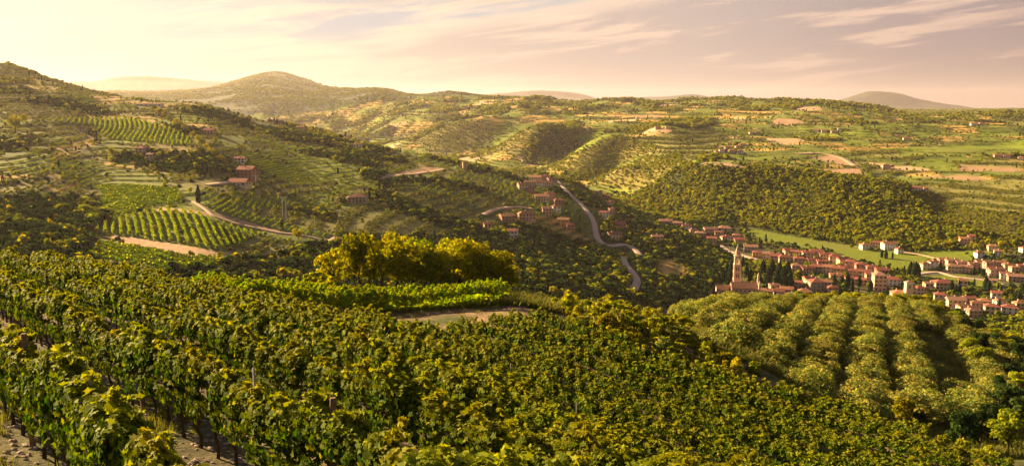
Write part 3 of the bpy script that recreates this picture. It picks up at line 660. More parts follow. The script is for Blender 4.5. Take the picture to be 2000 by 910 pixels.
def masses():
    r = np.random.default_rng(5)
    A = {'wood': [], 'dark': [], 'olive': [], 'gold': [], 'hedge': [], 'cyp': []}
    def put(kind, x, y, s, h, rot=None, sy=None):
        n = len(x)
        if n: A[kind].append((np.stack([x, y, H(x, y)-.25*h*0], 1), np.stack([s, s if sy is None else sy, h], 1), r.uniform(0, 6.28, n) if rot is None else rot))
    def ok(x, y, cls):
        i, j = lookup(x, y); return np.isin(CLS[i, j], cls) & VIS[i, j] & PXM[i, j], i, j
    # woodland: bands of growing spacing
    for y0, y1, d in ((285, 520, 4.2), (520, 900, 4.8), (900, 1500, 4.9), (1500, 2200, 6.6), (2200, 3200, 8.2), (3200, 4700, 11)):
        x, y = lattice(y0, y1, d, d, int(y0)); m, i, j = ok(x, y, [1]); x, y = x[m], y[m]; k = r.random(len(x)); cl_ = fbm(x/(d*7), y/(d*7), 3, 17); s = d*.74*r.uniform(.5, 1.3, len(x))*(1+.45*cl_[...]); h = s*r.uniform(.6, 1.15, len(x)); k = np.clip(k+cl_*.35, 0, .999)
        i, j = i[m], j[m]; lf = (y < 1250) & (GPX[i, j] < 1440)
        dk = np.where(lf, k < .80, k < .10); gd = (~dk) & (k > np.where(lf, .975, .70)); wd = ~(dk | gd)  # shade of the left slopes and sun elsewhere put into crown colours
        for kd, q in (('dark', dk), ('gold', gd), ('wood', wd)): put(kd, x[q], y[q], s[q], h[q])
        # scrub slopes: looser, more golden
        x, y = lattice(y0, y1, d*1.12, d*1.12, int(y0)+1, .48); m, i, j = ok(x, y, [7]); x, y = x[m], y[m]; k = r.random(len(x)); s = d*.46*r.uniform(.55, 1.25, len(x)); h = s*r.uniform(.8, 1.2, len(x))
        for kd, q in (('gold', k < .22), ('wood', (k >= .22) & (k < .9)), ('dark', k >= .9)): put(kd, x[q], y[q], s[q], h[q])
        # trees between the fields: along the cell borders and sprinkled
        x, y = lattice(y0, y1, d*1.3, d*1.3, int(y0)+2, .48); i, j = lookup(x, y); i2, j2 = lookup(x+d*1.1, y); i3, j3 = lookup(x, y+d*1.3)
        bd = ((CLS[i, j] != CLS[i2, j2]) | (CLS[i, j] != CLS[i3, j3])) & VIS[i, j] & PXM[i, j] & ~np.isin(CLS[i, j], [8, 9, 10, 4]) & (r.random(len(x)) < .70)
        sp = VIS[i, j] & PXM[i, j] & np.isin(CLS[i, j], [0, 2, 6, 3]) & (r.random(len(x)) < np.where(y < 1450, .075, .045))
        bd &= ~((y < 660) & inpoly(GPX[i, j], GPY[i, j], [(290,400),(560,400),(560,500),(290,500)]))
        m = bd | sp; x, y = x[m], y[m]; k = r.random(len(x)); s = d*.40*r.uniform(.6, 1.25, len(x)); h = s*r.uniform(.9, 1.4, len(x))
        for kd, q in (('dark', k < .30), ('wood', (k >= .30) & (k < .80)), ('gold', (k >= .80) & (k < .95)), ('cyp', k >= .97)):
            if kd == 'cyp': put(kd, x[q], y[q], s[q]*3.2, s[q]*3.0)
            else: put(kd, x[q], y[q], s[q], h[q])
    for y0, y1, d in ((4250, 5200, 22), (5200, 6500, 28), (6500, 9400, 42), (9400, 14300, 62)):
        x, y = lattice(y0, y1, d, d, int(y0), .5); m, i, j = ok(x, y, [10]); x, y = x[m], y[m]; cl_ = fbm(x/170, y/170, 4, 91); m = cl_ > -.30+.5*r.random(len(x)); x, y = x[m], y[m]; s = d*.42*r.uniform(.6, 1.3, len(x)); put('wood', x, y, s, s*.5)
    # olive terraces and vineyards: planted in lines, a direction for every field
    def lines(cls, kind, bands, sizef):
        for y0, y1, dr, dl in bands:
            sel_ = (CLS == cls) & (YY >= y0) & (YY < y1) & VIS & PXM
            ids = np.unique(ROT[sel_]); PB = 4.2 if y0 < 1450 else (7.5 if y0 < 2600 else 11.0)
            for ro in ids:
                q = sel_ & (ROT == ro)
                if q.sum() < 12 or (cls == 3 and ro >= 0): continue
                xs, ys = GX[q], GY[q]; cx_, cy_ = xs.mean(), ys.mean()
                R_ = min(max(np.hypot(xs-cx_, ys-cy_).max(), 10), 420); a = np.arange(-R_, R_, dr); b = np.arange(-R_, R_, dl)
                if len(a)*len(b) > 90000: continue
                U, V_ = np.meshgrid(a, b, indexing='ij'); U = U+r.uniform(-.08, .08, U.shape)*dr; V_ = V_+r.uniform(-.2, .2, U.shape)*dl
                # gentle curving with the ground
                U = U+3.0*np.sin(V_/47+ro*9)
                ro_ = ro if kind == 'hedge' else (ro*.35-.5)
                x = cx_+math.cos(ro_)*V_-math.sin(ro_)*U; y = cy_+math.sin(ro_)*V_+math.cos(ro_)*U; x, y = x.ravel(), y.ravel()
                i, j = lookup(x, y); m = (CLS[i, j] == cls) & (ROT[i, j] == ro) & VIS[i, j] & PXM[i, j] & (YY[i, j] >= y0) & (YY[i, j] < y1) & (r.random(len(x)) < .93)
                x, y = x[m], y[m]
                if kind == 'olive': q_ = np.abs(bandphase(x, y, H(x, y), PB)-.5) > .27; q_ |= r.random(len(x)) < .07; x, y = x[q_], y[q_]
                if kind == 'hedge': s = dl/3.2*np.ones(len(x))*1.05; put('hedge', x, y, s, np.full(len(x), dr/3.4)*r.uniform(.85, 1.15, len(x)), np.full(len(x), ro_), np.full(len(x), dr/3.0*1.05))
                else: s = sizef*dl*r.uniform(.75, 1.15, len(x)); put(kind, x, y, s, s*r.uniform(.85, 1.15, len(x)))
    lines(2, 'olive', ((285, 1450, 3.6, 3.9), (1450, 2600, 6.0, 6.0), (2600, 4700, 11, 10)), .46)
    lines(3, 'hedge', ((285, 900, 4.2, 3.2), (900, 1450, 5.4, 4.5), (1450, 2400, 9, 8), (2400, 3400, 15, 14)), 0)
    # vines on contour: rows that bend round the slope, each piece turned along its contour
    for cls, y0, y1, P_, dx, wr, pk in ((3, 285, 900, 1.5, 2.6, 1.0, .96), (3, 900, 1450, 2.3, 3.4, 1.2, .96), (3, 1450, 2600, 4.5, 6, 2.0, .9), (3, 2600, 4700, 8.0, 12, 3.5, .9), (5, 1400, 2600, 6.0, 7, 1.6, .6), (6, 1400, 2600, 5.0, 7, 1.8, .75), (6, 2600, 4700, 9.0, 13, 3.2, .7), (6, 400, 1400, 3.2, 3.4, 1.0, .7)):
        dy = dx*.45; x, y = lattice(y0, y1, dx, dy, int(y0)+cls*7, .3); i, j = lookup(x, y)
        m = (CLS[i, j] == cls) & (ROT[i, j] >= 0) & VIS[i, j] & PXM[i, j] & (HZ[i, j] > -158); x, y = x[m], y[m]
        z0_ = H(x, y); gx = (H(x+6, y)-H(x-6, y))/12; gy = (H(x, y+6)-H(x, y-6))/12; gm = np.hypot(gx, gy)
        ph = np.mod((z0_+fbm(x/190, y/190, 2, 41)*7)/P_, 1.0); tol = np.clip(.5*max(dy, 1.4)*np.maximum(gm, .04)/P_, 0, .30)
        m = (np.abs(ph-.5) < tol) & (r.random(len(x)) < pk); x, y, gx, gy = x[m], y[m], gx[m], gy[m]; ro_ = np.arctan2(gx, -gy)
        put('hedge', x, y, np.full(len(x), dx/3.2*1.25), np.full(len(x), .62*wr)*r.uniform(.85, 1.2, len(x)), ro_, np.full(len(x), wr*.95))
    # gardens and copses on the village ground
    x, y = lattice(650, 1300, 7, 7, 77, .5); i, j = lookup(x, y); dn = fbm(x/55, y/55, 3, 88); m = (CLS[i, j] == 8) & VIS[i, j] & PXM[i, j] & (r.random(len(x)) < .62+.9*np.clip(dn, -.5, 1))
    x, y = x[m], y[m]; k = r.random(len(x)); s = r.uniform(1.6, 4.0, len(x))
    for kd, q in (('dark', k < .62), ('wood', (k >= .62) & (k < .93)), ('cyp', k >= .95)):
        if kd == 'cyp': put(kd, x[q], y[q], s[q]*2.6, s[q]*3.0)
        else: put(kd, x[q], y[q], s[q], s[q]*r.uniform(.9, 1.3, len(s[q])))
    # trees in every yard, beside and behind the houses
    for (hx, hy, hw) in YARD:
        m_ = 7; a = r.uniform(0, 6.28, m_); q = r.uniform(hw*.6+2, hw*.8+11, m_); x = hx+np.cos(a)*q; y = hy+np.sin(a)*q*.8+2; k = r.random(m_); s = r.uniform(1.6, 3.6, m_)*(1 if hy < 1500 else 1.5)
        for kd, qq in (('dark', k < .45), ('wood', (k >= .45) & (k < .85)), ('gold', k >= .85)): put(kd, x[qq], y[qq], s[qq], s[qq]*r.uniform(.8, 1.15, qq.sum()))
    n = 0
    for kd, name, lab in (('wood', 'woodland', 'mixed green woodland spread over the far slopes'), ('dark', 'dark_woodland', 'dark green trees on slopes and gardens, slope shade put into leaf colour'), ('olive', 'olive_orchards', 'grey green olive orchards in terraced lines on the hills'),
                          ('gold', 'golden_scrub', 'yellow green scrub and treetops on the hills, partly sunlight put into leaf colour'), ('hedge', 'distant_vineyard_rows', 'distant vineyard rows striping the hillside fields'), ('cyp', 'distant_cypresses', 'small dark cypresses dotted over the far hills')):
        if not A[kd]: continue
        P = np.concatenate([a[0] for a in A[kd]]); sc = np.concatenate([a[1] for a in A[kd]]); ro = np.concatenate([a[2] for a in A[kd]])
        keep = np.ones(len(P), bool)
        for (c0, c1, rr) in CLEAR:
            keep &= (P[:, 0]-c0)**2+(P[:, 1]-c1)**2 > rr*rr
        P, sc, ro = P[keep], sc[keep], ro[keep]
        if kd in ('wood', 'dark', 'gold', 'olive'): P[:, 2] -= sc[:, 2]*.12
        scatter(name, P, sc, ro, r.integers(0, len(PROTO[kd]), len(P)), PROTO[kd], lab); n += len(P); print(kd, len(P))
    print('scattered', n)
# ------------------------------------------------------------------ the vineyard in front
VD = np.array((.64, -.77)); VN = np.array((.77, .64)); VD = VD/np.linalg.norm(VD); VN = VN/np.linalg.norm(VN)
ROWANG = math.atan2(VD[1], VD[0])
VPOLY = [(-900,480),(0,500),(300,552),(420,592),(600,648),(740,668),(800,684),(880,690),(1000,650),(1060,640),(1150,668),(1240,704),(1330,737),(1420,758),(1600,812),(1750,862),(1880,920),(2000,965),(2300,1100),(2300,3200),(-900,3200)]
crestU = (np.array([k[0] for k in LINES[5]])-1000)/F; crestR = np.array([k[2] for k in LINES[5]], float)
def crestY(u): return pchip(crestU, crestR, np.asarray(u, float))
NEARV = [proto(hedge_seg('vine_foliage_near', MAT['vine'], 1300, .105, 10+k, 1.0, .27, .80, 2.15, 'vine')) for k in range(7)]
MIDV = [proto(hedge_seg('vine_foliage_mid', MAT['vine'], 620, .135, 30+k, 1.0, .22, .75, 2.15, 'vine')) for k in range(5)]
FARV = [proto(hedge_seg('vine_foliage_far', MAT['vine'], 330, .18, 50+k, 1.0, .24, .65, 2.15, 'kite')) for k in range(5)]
BROWV = [proto(hedge_seg('vine_foliage_brow_lit', MAT['vinefar'], 330, .18, 70+k, 1.0, .36, .6, 2.15, 'kite')) for k in range(5)]  # paler leaves: sunlight on the brow rows put into their colour
def trunk_me(seed):
    r = random.Random(seed); m = MB(); p = [Vector((0, 0, -.08))]
    for k in range(1, 5): p.append(Vector((r.uniform(-.05, .05)*k*.6, r.uniform(-.05, .05)*k*.6, k*.22)))
    m.tube(p, [.045, .036, .032, .034, .028], MAT['bark'], 6)
    m.tube([p[4], p[4]+Vector((.18, 0, .10)), p[4]+Vector((.45, .02, .12))], [.024, .018, .01], MAT['bark'], 5, False)
    m.tube([p[4], p[4]+Vector((-.15, .02, .11)), p[4]+Vector((-.42, .0, .12))], [.024, .018, .01], MAT['bark'], 5, False)
    return m.mesh('trunk')
VT = [trunk_me(k) for k in range(5)]
def wpost():
    m = MB(); m.tube([(0,0,-.3),(0,0,1.1),(.012,0,2.22)], [.062,.058,.054], MAT['post'], 9); m.tube([(.012,0,2.22),(.012,0,2.235)], [.054,.044], MAT['post'], 9); return m.mesh('post')
def spost():
    m = MB(); m.box(-.026,.026,-.004,.0,-.3,2.25,MAT['steel']); m.box(-.026,-.021,.0,.028,-.3,2.25,MAT['steel']); m.box(.021,.026,.0,.028,-.3,2.25,MAT['steel'])
    for k in range(6): m.box(-.034,-.026,.003,.018,.5+k*.3,.54+k*.3,MAT['steel']); m.box(.026,.034,.003,.018,.5+k*.3,.54+k*.3,MAT['steel'])
    return m.mesh('post')
WP, SP = wpost(), spost()
def leafme():
    V, Fc = cards(np.zeros((1, 3)), np.array([[0, 0, 1.]]), 1.0, np.random.default_rng(1), shape='vine'); V = np.array([(-.32,0,.02),(-.42,.30,-.02),(-.05,.26,.05),(.02,.52,-.03),(.24,.24,.04),(.60,0,-.06),(.24,-.24,.04),(.02,-.52,-.03),(-.05,-.26,.05),(-.42,-.30,-.02),(.05,0,.0)])
    me = bpy.data.meshes.new('leaf'); me.from_pydata([tuple(v) for v in V], [], [(i, (i+1) % 10, 10) for i in range(10)]); me.materials.append(MAT['vine']); return me
LEAF = leafme()
# named posts of the photograph: pixel of the top, kind
POSTS = [(486,735,'s'), (650,783,'w'), (1118,788,'s'), (207,742,'s'), (988,712,'s'), (293,700,'w'), (60,640,'w')]
rows = []
for k in range(40):
    c = 2.9 if k == 0 else 6.0+3.5*(k-1); t = np.arange(-150, 30, 1.0)+(k % 3)*.3; x = VN[0]*c+VD[0]*t; y = VN[1]*c+VD[1]*t; okm = y > 3.5; z = H(x, np.maximum(y, 3)); px, py = proj(x, np.maximum(y, 1), z); u = x/np.maximum(y, 1)
    m = okm & (px > -170) & (px < 2170) & (py < 1500) & inpoly(px, py, VPOLY) & (y < crestY(u)-np.where((px > 330) & (px < 1000), 12, 0)) & ~inpoly(px, py, [(735,608),(1005,575),(1090,612),(1000,634),(890,664),(790,648)])
    _, pt = proj(x, np.maximum(y, 1), z+2); m &= (pt < 960)
    if m.sum() < 4: continue
    rows.append(dict(c=c, t=t[m], x=x[m], y=y[m], z=z[m], px=px[m], pt=pt[m], posts=[]))
for (tx, ty, kd) in POSTS:
    bestr = None
    for R_ in rows:
        i = np.argmin(np.abs(R_['px']-tx)); d = abs(R_['px'][i]-tx)*.3+abs(R_['pt'][i]-ty)
        if bestr is None or d < bestr[0]: bestr = (d, R_, i)
    bestr[1]['posts'].append((bestr[2], kd))
def grow_row(R_, name, label, group, ang, nearpart):
    r = np.random.default_rng(int(R_['c']*10)+3); n = len(R_['x']); i0 = n//2; L0 = Vector((float(R_['x'][i0]), float(R_['y'][i0]), float(R_['z'][i0])))
    root = empty(name, L0); tag(root, label, 'vine row', group)
    P = np.stack([R_['x']-L0.x, R_['y']-L0.y, R_['z']-L0.z], 1); Y = R_['y']
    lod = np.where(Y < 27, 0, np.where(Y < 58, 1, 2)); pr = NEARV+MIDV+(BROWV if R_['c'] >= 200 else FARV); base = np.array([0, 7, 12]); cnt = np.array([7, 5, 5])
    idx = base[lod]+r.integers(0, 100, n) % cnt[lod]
    hsc = .97+.08*np.sin(R_['t']*.55+R_['c'])+.06*np.sin(R_['t']*1.37+R_['c']*3)+r.normal(size=n)*.035; ws = 1.0+.12*np.sin(R_['t']*.8+R_['c']*2)+r.normal(size=n)*.05
    hsc = hsc*(1.14 if R_['c'] >= 200 else 1.0); P2 = P.copy(); P2[:, 0] += r.normal(size=n)*.05; P2[:, 1] += r.normal(size=n)*.05
    ro = ang+np.where(r.random(n) < .5, 0, math.pi)+r.normal(size=n)*.06
    o = scatter('foliage', P2, np.stack([np.full(n, 1.35), ws, hsc], 1), ro, idx, pr, None); o.parent = root
    if nearpart:
        q = 0
        for i in range(n):
            if Y[i] < 46 and q < 70:
                q += 1; b = link(bpy.data.objects.new('trunk', VT[(i*3) % 5]), root); b.location = P[i]; b.rotation_euler = (0, 0, ang+r.uniform(-.3, .3)); b.scale = (1, 1, r.uniform(.9, 1.15))
    special = dict(R_['posts']); last = -9
    for i in range(n):
        kd = special.get(i)
        if kd is None and (i+int(R_['c'])) % 13 == 0 and Y[i] < 34 and not any(abs(i-s) < 4 for s in special): kd = 'w' if r.random() < .4 else 's'
        if kd:
            b = link(bpy.data.objects.new('post', WP if kd == 'w' else SP), root); b.location = P[i]; b.rotation_euler = (r.uniform(-.03, .03), r.uniform(-.03, .03), ang)
            b.scale = (1, 1, 1.0 if i in special else .84)
    if nearpart and n > 3:
        for hz in (.85,):
            m = MB(); pts = [(p[0], p[1], p[2]+hz) for p in P[::2]]; m.tube(pts, [.002]*len(pts), MAT['bark'], 3, False); m.build('wire', root)
    return root, P, Y
nlab = ['nearest', 'second', 'third', 'fourth', 'fifth', 'sixth', 'seventh', 'eighth', 'ninth', 'tenth', 'eleventh', 'twelfth', 'thirteenth', 'fourteenth', 'fifteenth', 'sixteenth', 'seventeenth', 'eighteenth', 'nineteenth', 'twentieth']
def ordn(k):
    if k < 20: return nlab[k]
    return {2: 'twenty', 3: 'thirty', 4: 'forty'}[(k+1)//10]+('-'+['', 'first', 'second', 'third', 'fourth', 'fifth', 'sixth', 'seventh', 'eighth', 'ninth'][(k+1) % 10] if (k+1) % 10 else 'ieth').replace('tyieth', 'tieth')
extra = {0: 'leafy vine row cut by the bottom left corner, closest to the viewer', 1: 'shaded vine row in the lower left, in front of the bare stony strip', 2: 'vine row whose bare trunks and posts rise behind the stony strip'}
for k, R_ in enumerate(rows):
    lab = extra.get(k, 'green vine row on the near slope, %s row counted from the bottom left corner' % ordn(k))
    root, P, Y = grow_row(R_, 'vine_row', lab, 'vine rows on the near slope', ROWANG, k < 5)
    if k in (0, 1, 2, 3):     # the leaves that can be picked out one by one
        r = np.random.default_rng(k+60); q = np.where(Y < 24)[0]
        if len(q):
            for a in range(75):
                i = r.choice(q); b = link(bpy.data.objects.new('leaf', LEAF), root); h = r.uniform(.9, 2.15); s = r.uniform(.13, .2)
                off = -VN*(.46-.18*max(0, h-1.6))+VD*r.uniform(-.5, .5); b.location = (P[i, 0]+off[0], P[i, 1]+off[1], P[i, 2]+h); b.scale = (s, s, s)
                b.rotation_euler = Vector((-VN[0]+r.normal()*.4, -VN[1]+r.normal()*.4, .7+r.normal()*.3)).to_track_quat('Z', 'Y').to_euler()
# level rows along the brow
for k, off in enumerate((9.6, 7.0, 4.4, 1.8)):
    p0, p1 = (430, 975) if k < 2 else (380, 988); u = np.linspace((p0-1000)/F, (p1-1000)/F, 400); y = crestY(u)-off; x = u*y; s = np.concatenate([[0], np.cumsum(np.hypot(np.diff(x), np.diff(y)))]); ss = np.arange(0, s[-1], 1.0)
    xx = np.interp(ss, s, x); yy = np.interp(ss, s, y); z = H(xx, yy); px, py = proj(xx, yy, z); _, pt = proj(xx, yy, z+2)
    a = math.atan2(yy[-1]-yy[0], xx[-1]-xx[0])
    grow_row(dict(c=200+k*7.3, t=ss, x=xx, y=yy, z=z, px=px, pt=pt, posts=[]), 'vine_row', ['front row of the level vines on the brow, above the dirt track', 'second of the level vine rows on the brow before the oak copse', 'third of the level vine rows on the brow before the oak copse', 'hindmost level vine row on the brow, at the foot of the oak copse'][k], 'level vine rows along the brow', a, False)

# ------------------------------------------------------------------ trees one can tell apart
def tree_protos():
    D = {}
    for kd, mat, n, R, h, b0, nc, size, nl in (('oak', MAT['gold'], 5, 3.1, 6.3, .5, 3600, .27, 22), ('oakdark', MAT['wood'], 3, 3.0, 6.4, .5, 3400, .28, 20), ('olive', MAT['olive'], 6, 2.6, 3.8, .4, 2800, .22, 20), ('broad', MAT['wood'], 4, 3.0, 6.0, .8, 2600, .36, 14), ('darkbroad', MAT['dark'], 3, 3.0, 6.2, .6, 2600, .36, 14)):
        D[kd] = []
        for k in range(n):
            cm = crown_mesh(kd+'_crown', mat, R, h, nl, nc, size, 300+k*11+len(kd), b0, .6, .9, inner=.35)
            D[kd].append((cm, trunk_mb(h+b0, .20 if kd != 'olive' else .16, k+50, 5, .2 if kd != 'olive' else .35).mesh('trunk')))
    for kd, mat, nc, size in (('bush', MAT['gold'], 700, .17), ('greenbush', MAT['wood'], 700, .18), ('olivebush', MAT['olive'], 700, .15)):
        D[kd] = [(crown_mesh(kd+'_crown', mat, 1.0, 1.9, 8, nc, size, 700+k*5+len(kd), 0.0, .55, 1.0, inner=.5), trunk_mb(1.5, .05, 90+k, 4, .3).mesh('stem')) for k in range(4)]
    D['cypress'] = [(cypress_mesh(1500, .22, 90+k), trunk_mb(.5, .02, 9+k, 0).mesh('trunk')) for k in range(3)]
    return D
TP = tree_protos(); tr_r = random.Random(4)
def tree(kind, name, loc, s, label, cat, group=None, sz=None, rz=None):
    cm, tm = tr_r.choice(TP[kind]); o = empty(name, loc, tr_r.uniform(0, 6.28) if rz is None else rz); sx_ = s*tr_r.uniform(.92, 1.08); o.scale = (sx_, sx_*tr_r.uniform(.92, 1.08), s if sz is None else sz)
    tag(o, label, cat, group); link(bpy.data.objects.new('stem' if 'bush' in kind else 'trunk', tm), o); link(bpy.data.objects.new('crown', cm), o); return o
def gpt(px, Y):     # point on the ground on the sight line px at distance Y
    x, y, _ = ray(px, 560); u = float(x/y); return Vector((u*Y, Y, float(H(u*Y, Y))))
# oak copse on the brow
CO = [(655,118,.9,'oak'),(700,112,1.15,'oakdark'),(742,116,1.2,'oak'),(775,110,1.12,'oak'),(812,118,1.12,'oakdark'),(838,111,1.0,'oakdark'),(868,117,1.1,'oak'),(893,112,1.12,'oak'),(922,117,1.1,'oak'),(948,111,1.0,'oak'),(972,116,.92,'oak'),(720,124,1.15,'oakdark'),(790,125,1.15,'oak'),(850,125,1.0,'oakdark'),(905,124,1.1,'oakdark'),(955,124,.95,'oakdark'),(985,119,.82,'oak')]
for k, (px, Y, s, kd) in enumerate(CO):
    front = Y < 122
    tree(kd, 'oak_tree', gpt(px, Y), s, '%s copse oak, %s from left in the %s rank' % ('golden topped' if kd == 'oak' else 'darker green', ordn(sorted([c[0] for c in CO if (c[1] < 122) == front]).index(px)).replace('nearest', 'first'), 'front' if front else 'back'), 'tree', 'oaks of the copse on the brow', sz=s*1.12)
bl = [(395,92,.9),(420,95,1.0),(450,100,1.2),(475,104,1.35),(500,106,1.3),(528,108,1.2),(552,110,1.3),(575,111,1.35),(600,112,1.7),(622,113,2.0),(640,109,1.6),(486,112,1.5),(590,120,1.9),(610,106,1.3),(565,103,1.0),(212,70,.9),(232,72,1.0),(252,74,.9),(30,60,.7)]
for k, (px, Y, s) in enumerate(bl):
    tree('bush' if k % 4 else 'greenbush', 'shrub', gpt(px, Y+(7 if 380 < px < 600 else 0)), s*.82, 'sunlit golden shrub at the edge of the brow, %s from the left' % ordn(sorted(b[0] for b in bl).index(px)).replace('nearest', 'first'), 'shrub', 'golden shrubs left of the copse')
# small golden bushes between track and olive grove
br = random.Random(12); pts = []
BP = [(1115,600),(1200,600),(1310,640),(1345,660),(1400,700),(1450,742),(1420,752),(1330,730),(1250,700),(1150,662),(1095,632)]
named = [(1100, 622, 1.45, 'bush', 'tall golden bush standing at the end of the dirt track'), (1165, 655, 1.15, 'bush', 'upright orange bush, left one of a pair past the track end'), (1184, 657, 1.15, 'bush', 'upright yellow bush, right one of a pair past the track end'), (1472, 742, 1.15, 'greenbush', 'bright yellow green sapling at the corner of the olive grove')]
for px, py, s, kd, lab in named: tree(kd, 'bush', at(px, py, 20, 130), s*1.0, lab, 'bush')
while len(pts) < 92:
    px, py = br.uniform(1090, 1450), br.uniform(598, 752)
    if not bool(inpoly(np.array([px]), np.array([py]), BP)[0]): continue
    P = at(px, py, 30, 130)
    if any((P-q[0]).length < 1.3 for q in pts): continue
    pts.append((P, px, br.choice(['bush', 'bush', 'olivebush', 'greenbush']), br.uniform(.75, 1.35)))
for kd, w in (('bush', 'golden'), ('olivebush', 'grey green'), ('greenbush', 'fresh green')):
    for k, q in enumerate(sorted([q for q in pts if q[2] == kd], key=lambda q: q[1])):
        tree(kd, 'bush', q[0], q[3], '%s low bush, %s from left on the rough ground beyond the vines' % (w, ordn(k).replace('nearest', 'first')), 'bush', w+' bushes on the rough ground')
# olive grove: straight rows running away from the viewer
OD = np.array((.395, .919)); ON = np.array((.919, -.395)); orr = random.Random(8); GR = []
GP = [(1318,588),(1420,586),(1640,592),(1760,596),(1850,612),(1930,665),(1965,735),(1960,860),(1880,856),(1700,835),(1560,800),(1480,745),(1420,705),(1400,650),(1330,640)]
for a in np.arange(-70, 150, 7.0):
    for b in np.arange(50, 300, 4.7):
        x, y = OD*b+ON*(a+orr.uniform(-.4, .4)); 
        if not 96 < y < 262: continue
        z = float(H(x, y)); px, py = proj(x, y, z)
        if not bool(inpoly(np.array([px]), np.array([py]), GP)[0]): continue
        if 1785 < px < 1865 and 655 < py < 790 and y > 115: continue
        GR.append((float(x), float(y), z, float(px), float(py), round(a/7.0)))
GR.sort(key=lambda g: g[1]); arows = sorted(set(g[5] for g in GR)); cntr = {}
for (x, y, z, px, py, a) in GR:
    cntr[a] = cntr.get(a, 0)+1; pos = cntr[a]
    tree('olive', 'olive_tree', (x, y, z), orr.uniform(1.2, 1.5), 'grey green olive, %s from the near end of the %s grove row from left' % (ordn(pos-1).replace('nearest', 'first'), ordn(arows.index(a)).replace('nearest', 'first')), 'tree', 'olive trees of the grove in rows', sz=orr.uniform(.9, 1.15))
print('olives', len(GR), 'rows', len(rows))
gl = []
for k in range(34):
    px = 1560+k*9.6+orr.uniform(-4, 4); Y = orr.uniform(262, 284)-(max(0, px-1780)*.2); gl.append((px, Y))
gl.sort()
for k, (px, Y) in enumerate(gl): tree('oak' if k % 3 else 'broad', 'broadleaf_tree', gpt(px, Y), orr.uniform(.8, 1.0), 'golden treetop behind the olive grove, %s from the left' % ordn(k).replace('nearest', 'first'), 'tree', 'golden trees behind the olive grove')
dr = [(1905,150),(1925,160),(1950,165),(1975,158),(2000,150),(1890,185),(1870,195),(1915,190),(1955,185),(1990,180),(1985,130),(2010,120),(1965,112),(1995,100),(2020,92),(1975,88),(1940,82),(1900,76),(1995,78),(1930,140),(2030,140)]
dr.sort()
for k, (px, Y) in enumerate(dr): tree('darkbroad' if k % 3 else 'broad', 'broadleaf_tree', gpt(px, Y*1.22), orr.uniform(.72, 1.0), 'dark leafy tree on the slope right of the olive grove, %s from the left' % ordn(k).replace('nearest', 'first'), 'tree', 'dark trees right of the olive grove')
tree('bush', 'bush', at(1758, 838, 20, 120)+Vector((0, 0, .3)), 1.25, 'bright yellow bush at the lower edge of the olive grove', 'bush')
for k, (px, py) in enumerate([(1700,830),(1790,850),(1840,870),(1880,885),(1930,905),(1660,815),(1610,800),(1560,785)]): tree('greenbush', 'bush', at(px, py, 20, 120), orr.uniform(.5, .8), 'low green bush, %s from left below the grove' % ordn(sorted([1700,1790,1840,1880,1930,1660,1610,1560]).index(px)).replace('nearest', 'first'), 'bush', 'bushes on the bank below the grove')

for k, (px, Y) in enumerate([(1956,232),(1975,240),(1992,236),(2008,228),(1940,222),(1983,222)]): tree('oak', 'broadleaf_tree', gpt(px, Y), .85, 'golden tree at the right edge below the village, %s placed' % ordn(k).replace('nearest', 'first'), 'tree', 'golden trees at the right edge')
# ------------------------------------------------------------------ roads, draped over the land
def ribbon(name, pts, w, mat, label, lift=.12, world=False, steps=14):
    P = [p if world else at(*p) for p in pts]; Q = []
    for i in range(len(P)-1):
        a, b, c, d = P[max(i-1, 0)], P[i], P[i+1], P[min(i+2, len(P)-1)]
        for k in range(steps):
            t = k/steps; Q.append(.5*((2*b)+(c-a)*t+(2*a-5*b+4*c-d)*t*t+(3*b-a-3*c+d)*t**3))
    Q.append(P[-1]); V = []; Fc = []
    for i, q in enumerate(Q):
        d = Q[min(i+1, len(Q)-1)]-Q[max(i-1, 0)]; d.z = 0; d.normalize(); n = Vector((-d.y, d.x, 0))
        for s, dz in ((-1.08, -.9), (-1, 0), (-.33, .04), (.33, .04), (1, 0), (1.08, -.9)):
            p = q+n*s*w/2; V.append((p.x, p.y, max(float(H(p.x, p.y)), float(H(q.x, q.y))-.2)+lift+dz))
    for i in range(len(Q)-1):
        for k in range(5): Fc.append((i*6+k, i*6+k+1, (i+1)*6+k+1, (i+1)*6+k))
    for q in Q[::3]:
        v = Vector((-q.x, -q.y, 0)).normalized()
        for e in (0, 6, 13): CLEAR.append((q.x+v.x*e, q.y+v.y*e, w*.5+(4.0 if e < 10 else 2.5)))
    return tag(obj(name, np_mesh(name, V, Fc, mat)), label, kind='structure')
ribbon('road', [(1086,353),(1100,366),(1112,380),(1130,396),(1143,409),(1152,421),(1160,436),(1163,452),(1168,468),(1180,479)], 6.5, MAT['asphalt'], 'pale road running down the hill to the village', 1.0)
ribbon('road', [(1180,479),(1200,481),(1222,479),(1240,488),(1250,500)], 7, MAT['asphalt'], 'road bend at the foot of the hill', 1.0)
ribbon('road', [(1218,503),(1222,518),(1236,534),(1244,550),(1236,570)], 6.5, MAT['asphalt'], 'lower winding stretch of road', 1.0)
ribbon('path', [(378,394),(400,408),(420,423),(450,434),(500,446),(545,455),(575,458)], 3, MAT['track'], 'pale farm track past the hillside vineyard', .5)
ribbon('path', [(575,458),(610,464),(640,471),(655,465)], 3, MAT['track'], 'end of the farm track', .5)
ribbon('path', [(405,362),(440,358),(480,352)], 4, MAT['track'], 'drive to the red roofed farm', .5)
ribbon('path', [(945,420),(975,408),(1010,405),(1040,408)], 5, MAT['track'], 'lane above the orange roofed houses', .6)
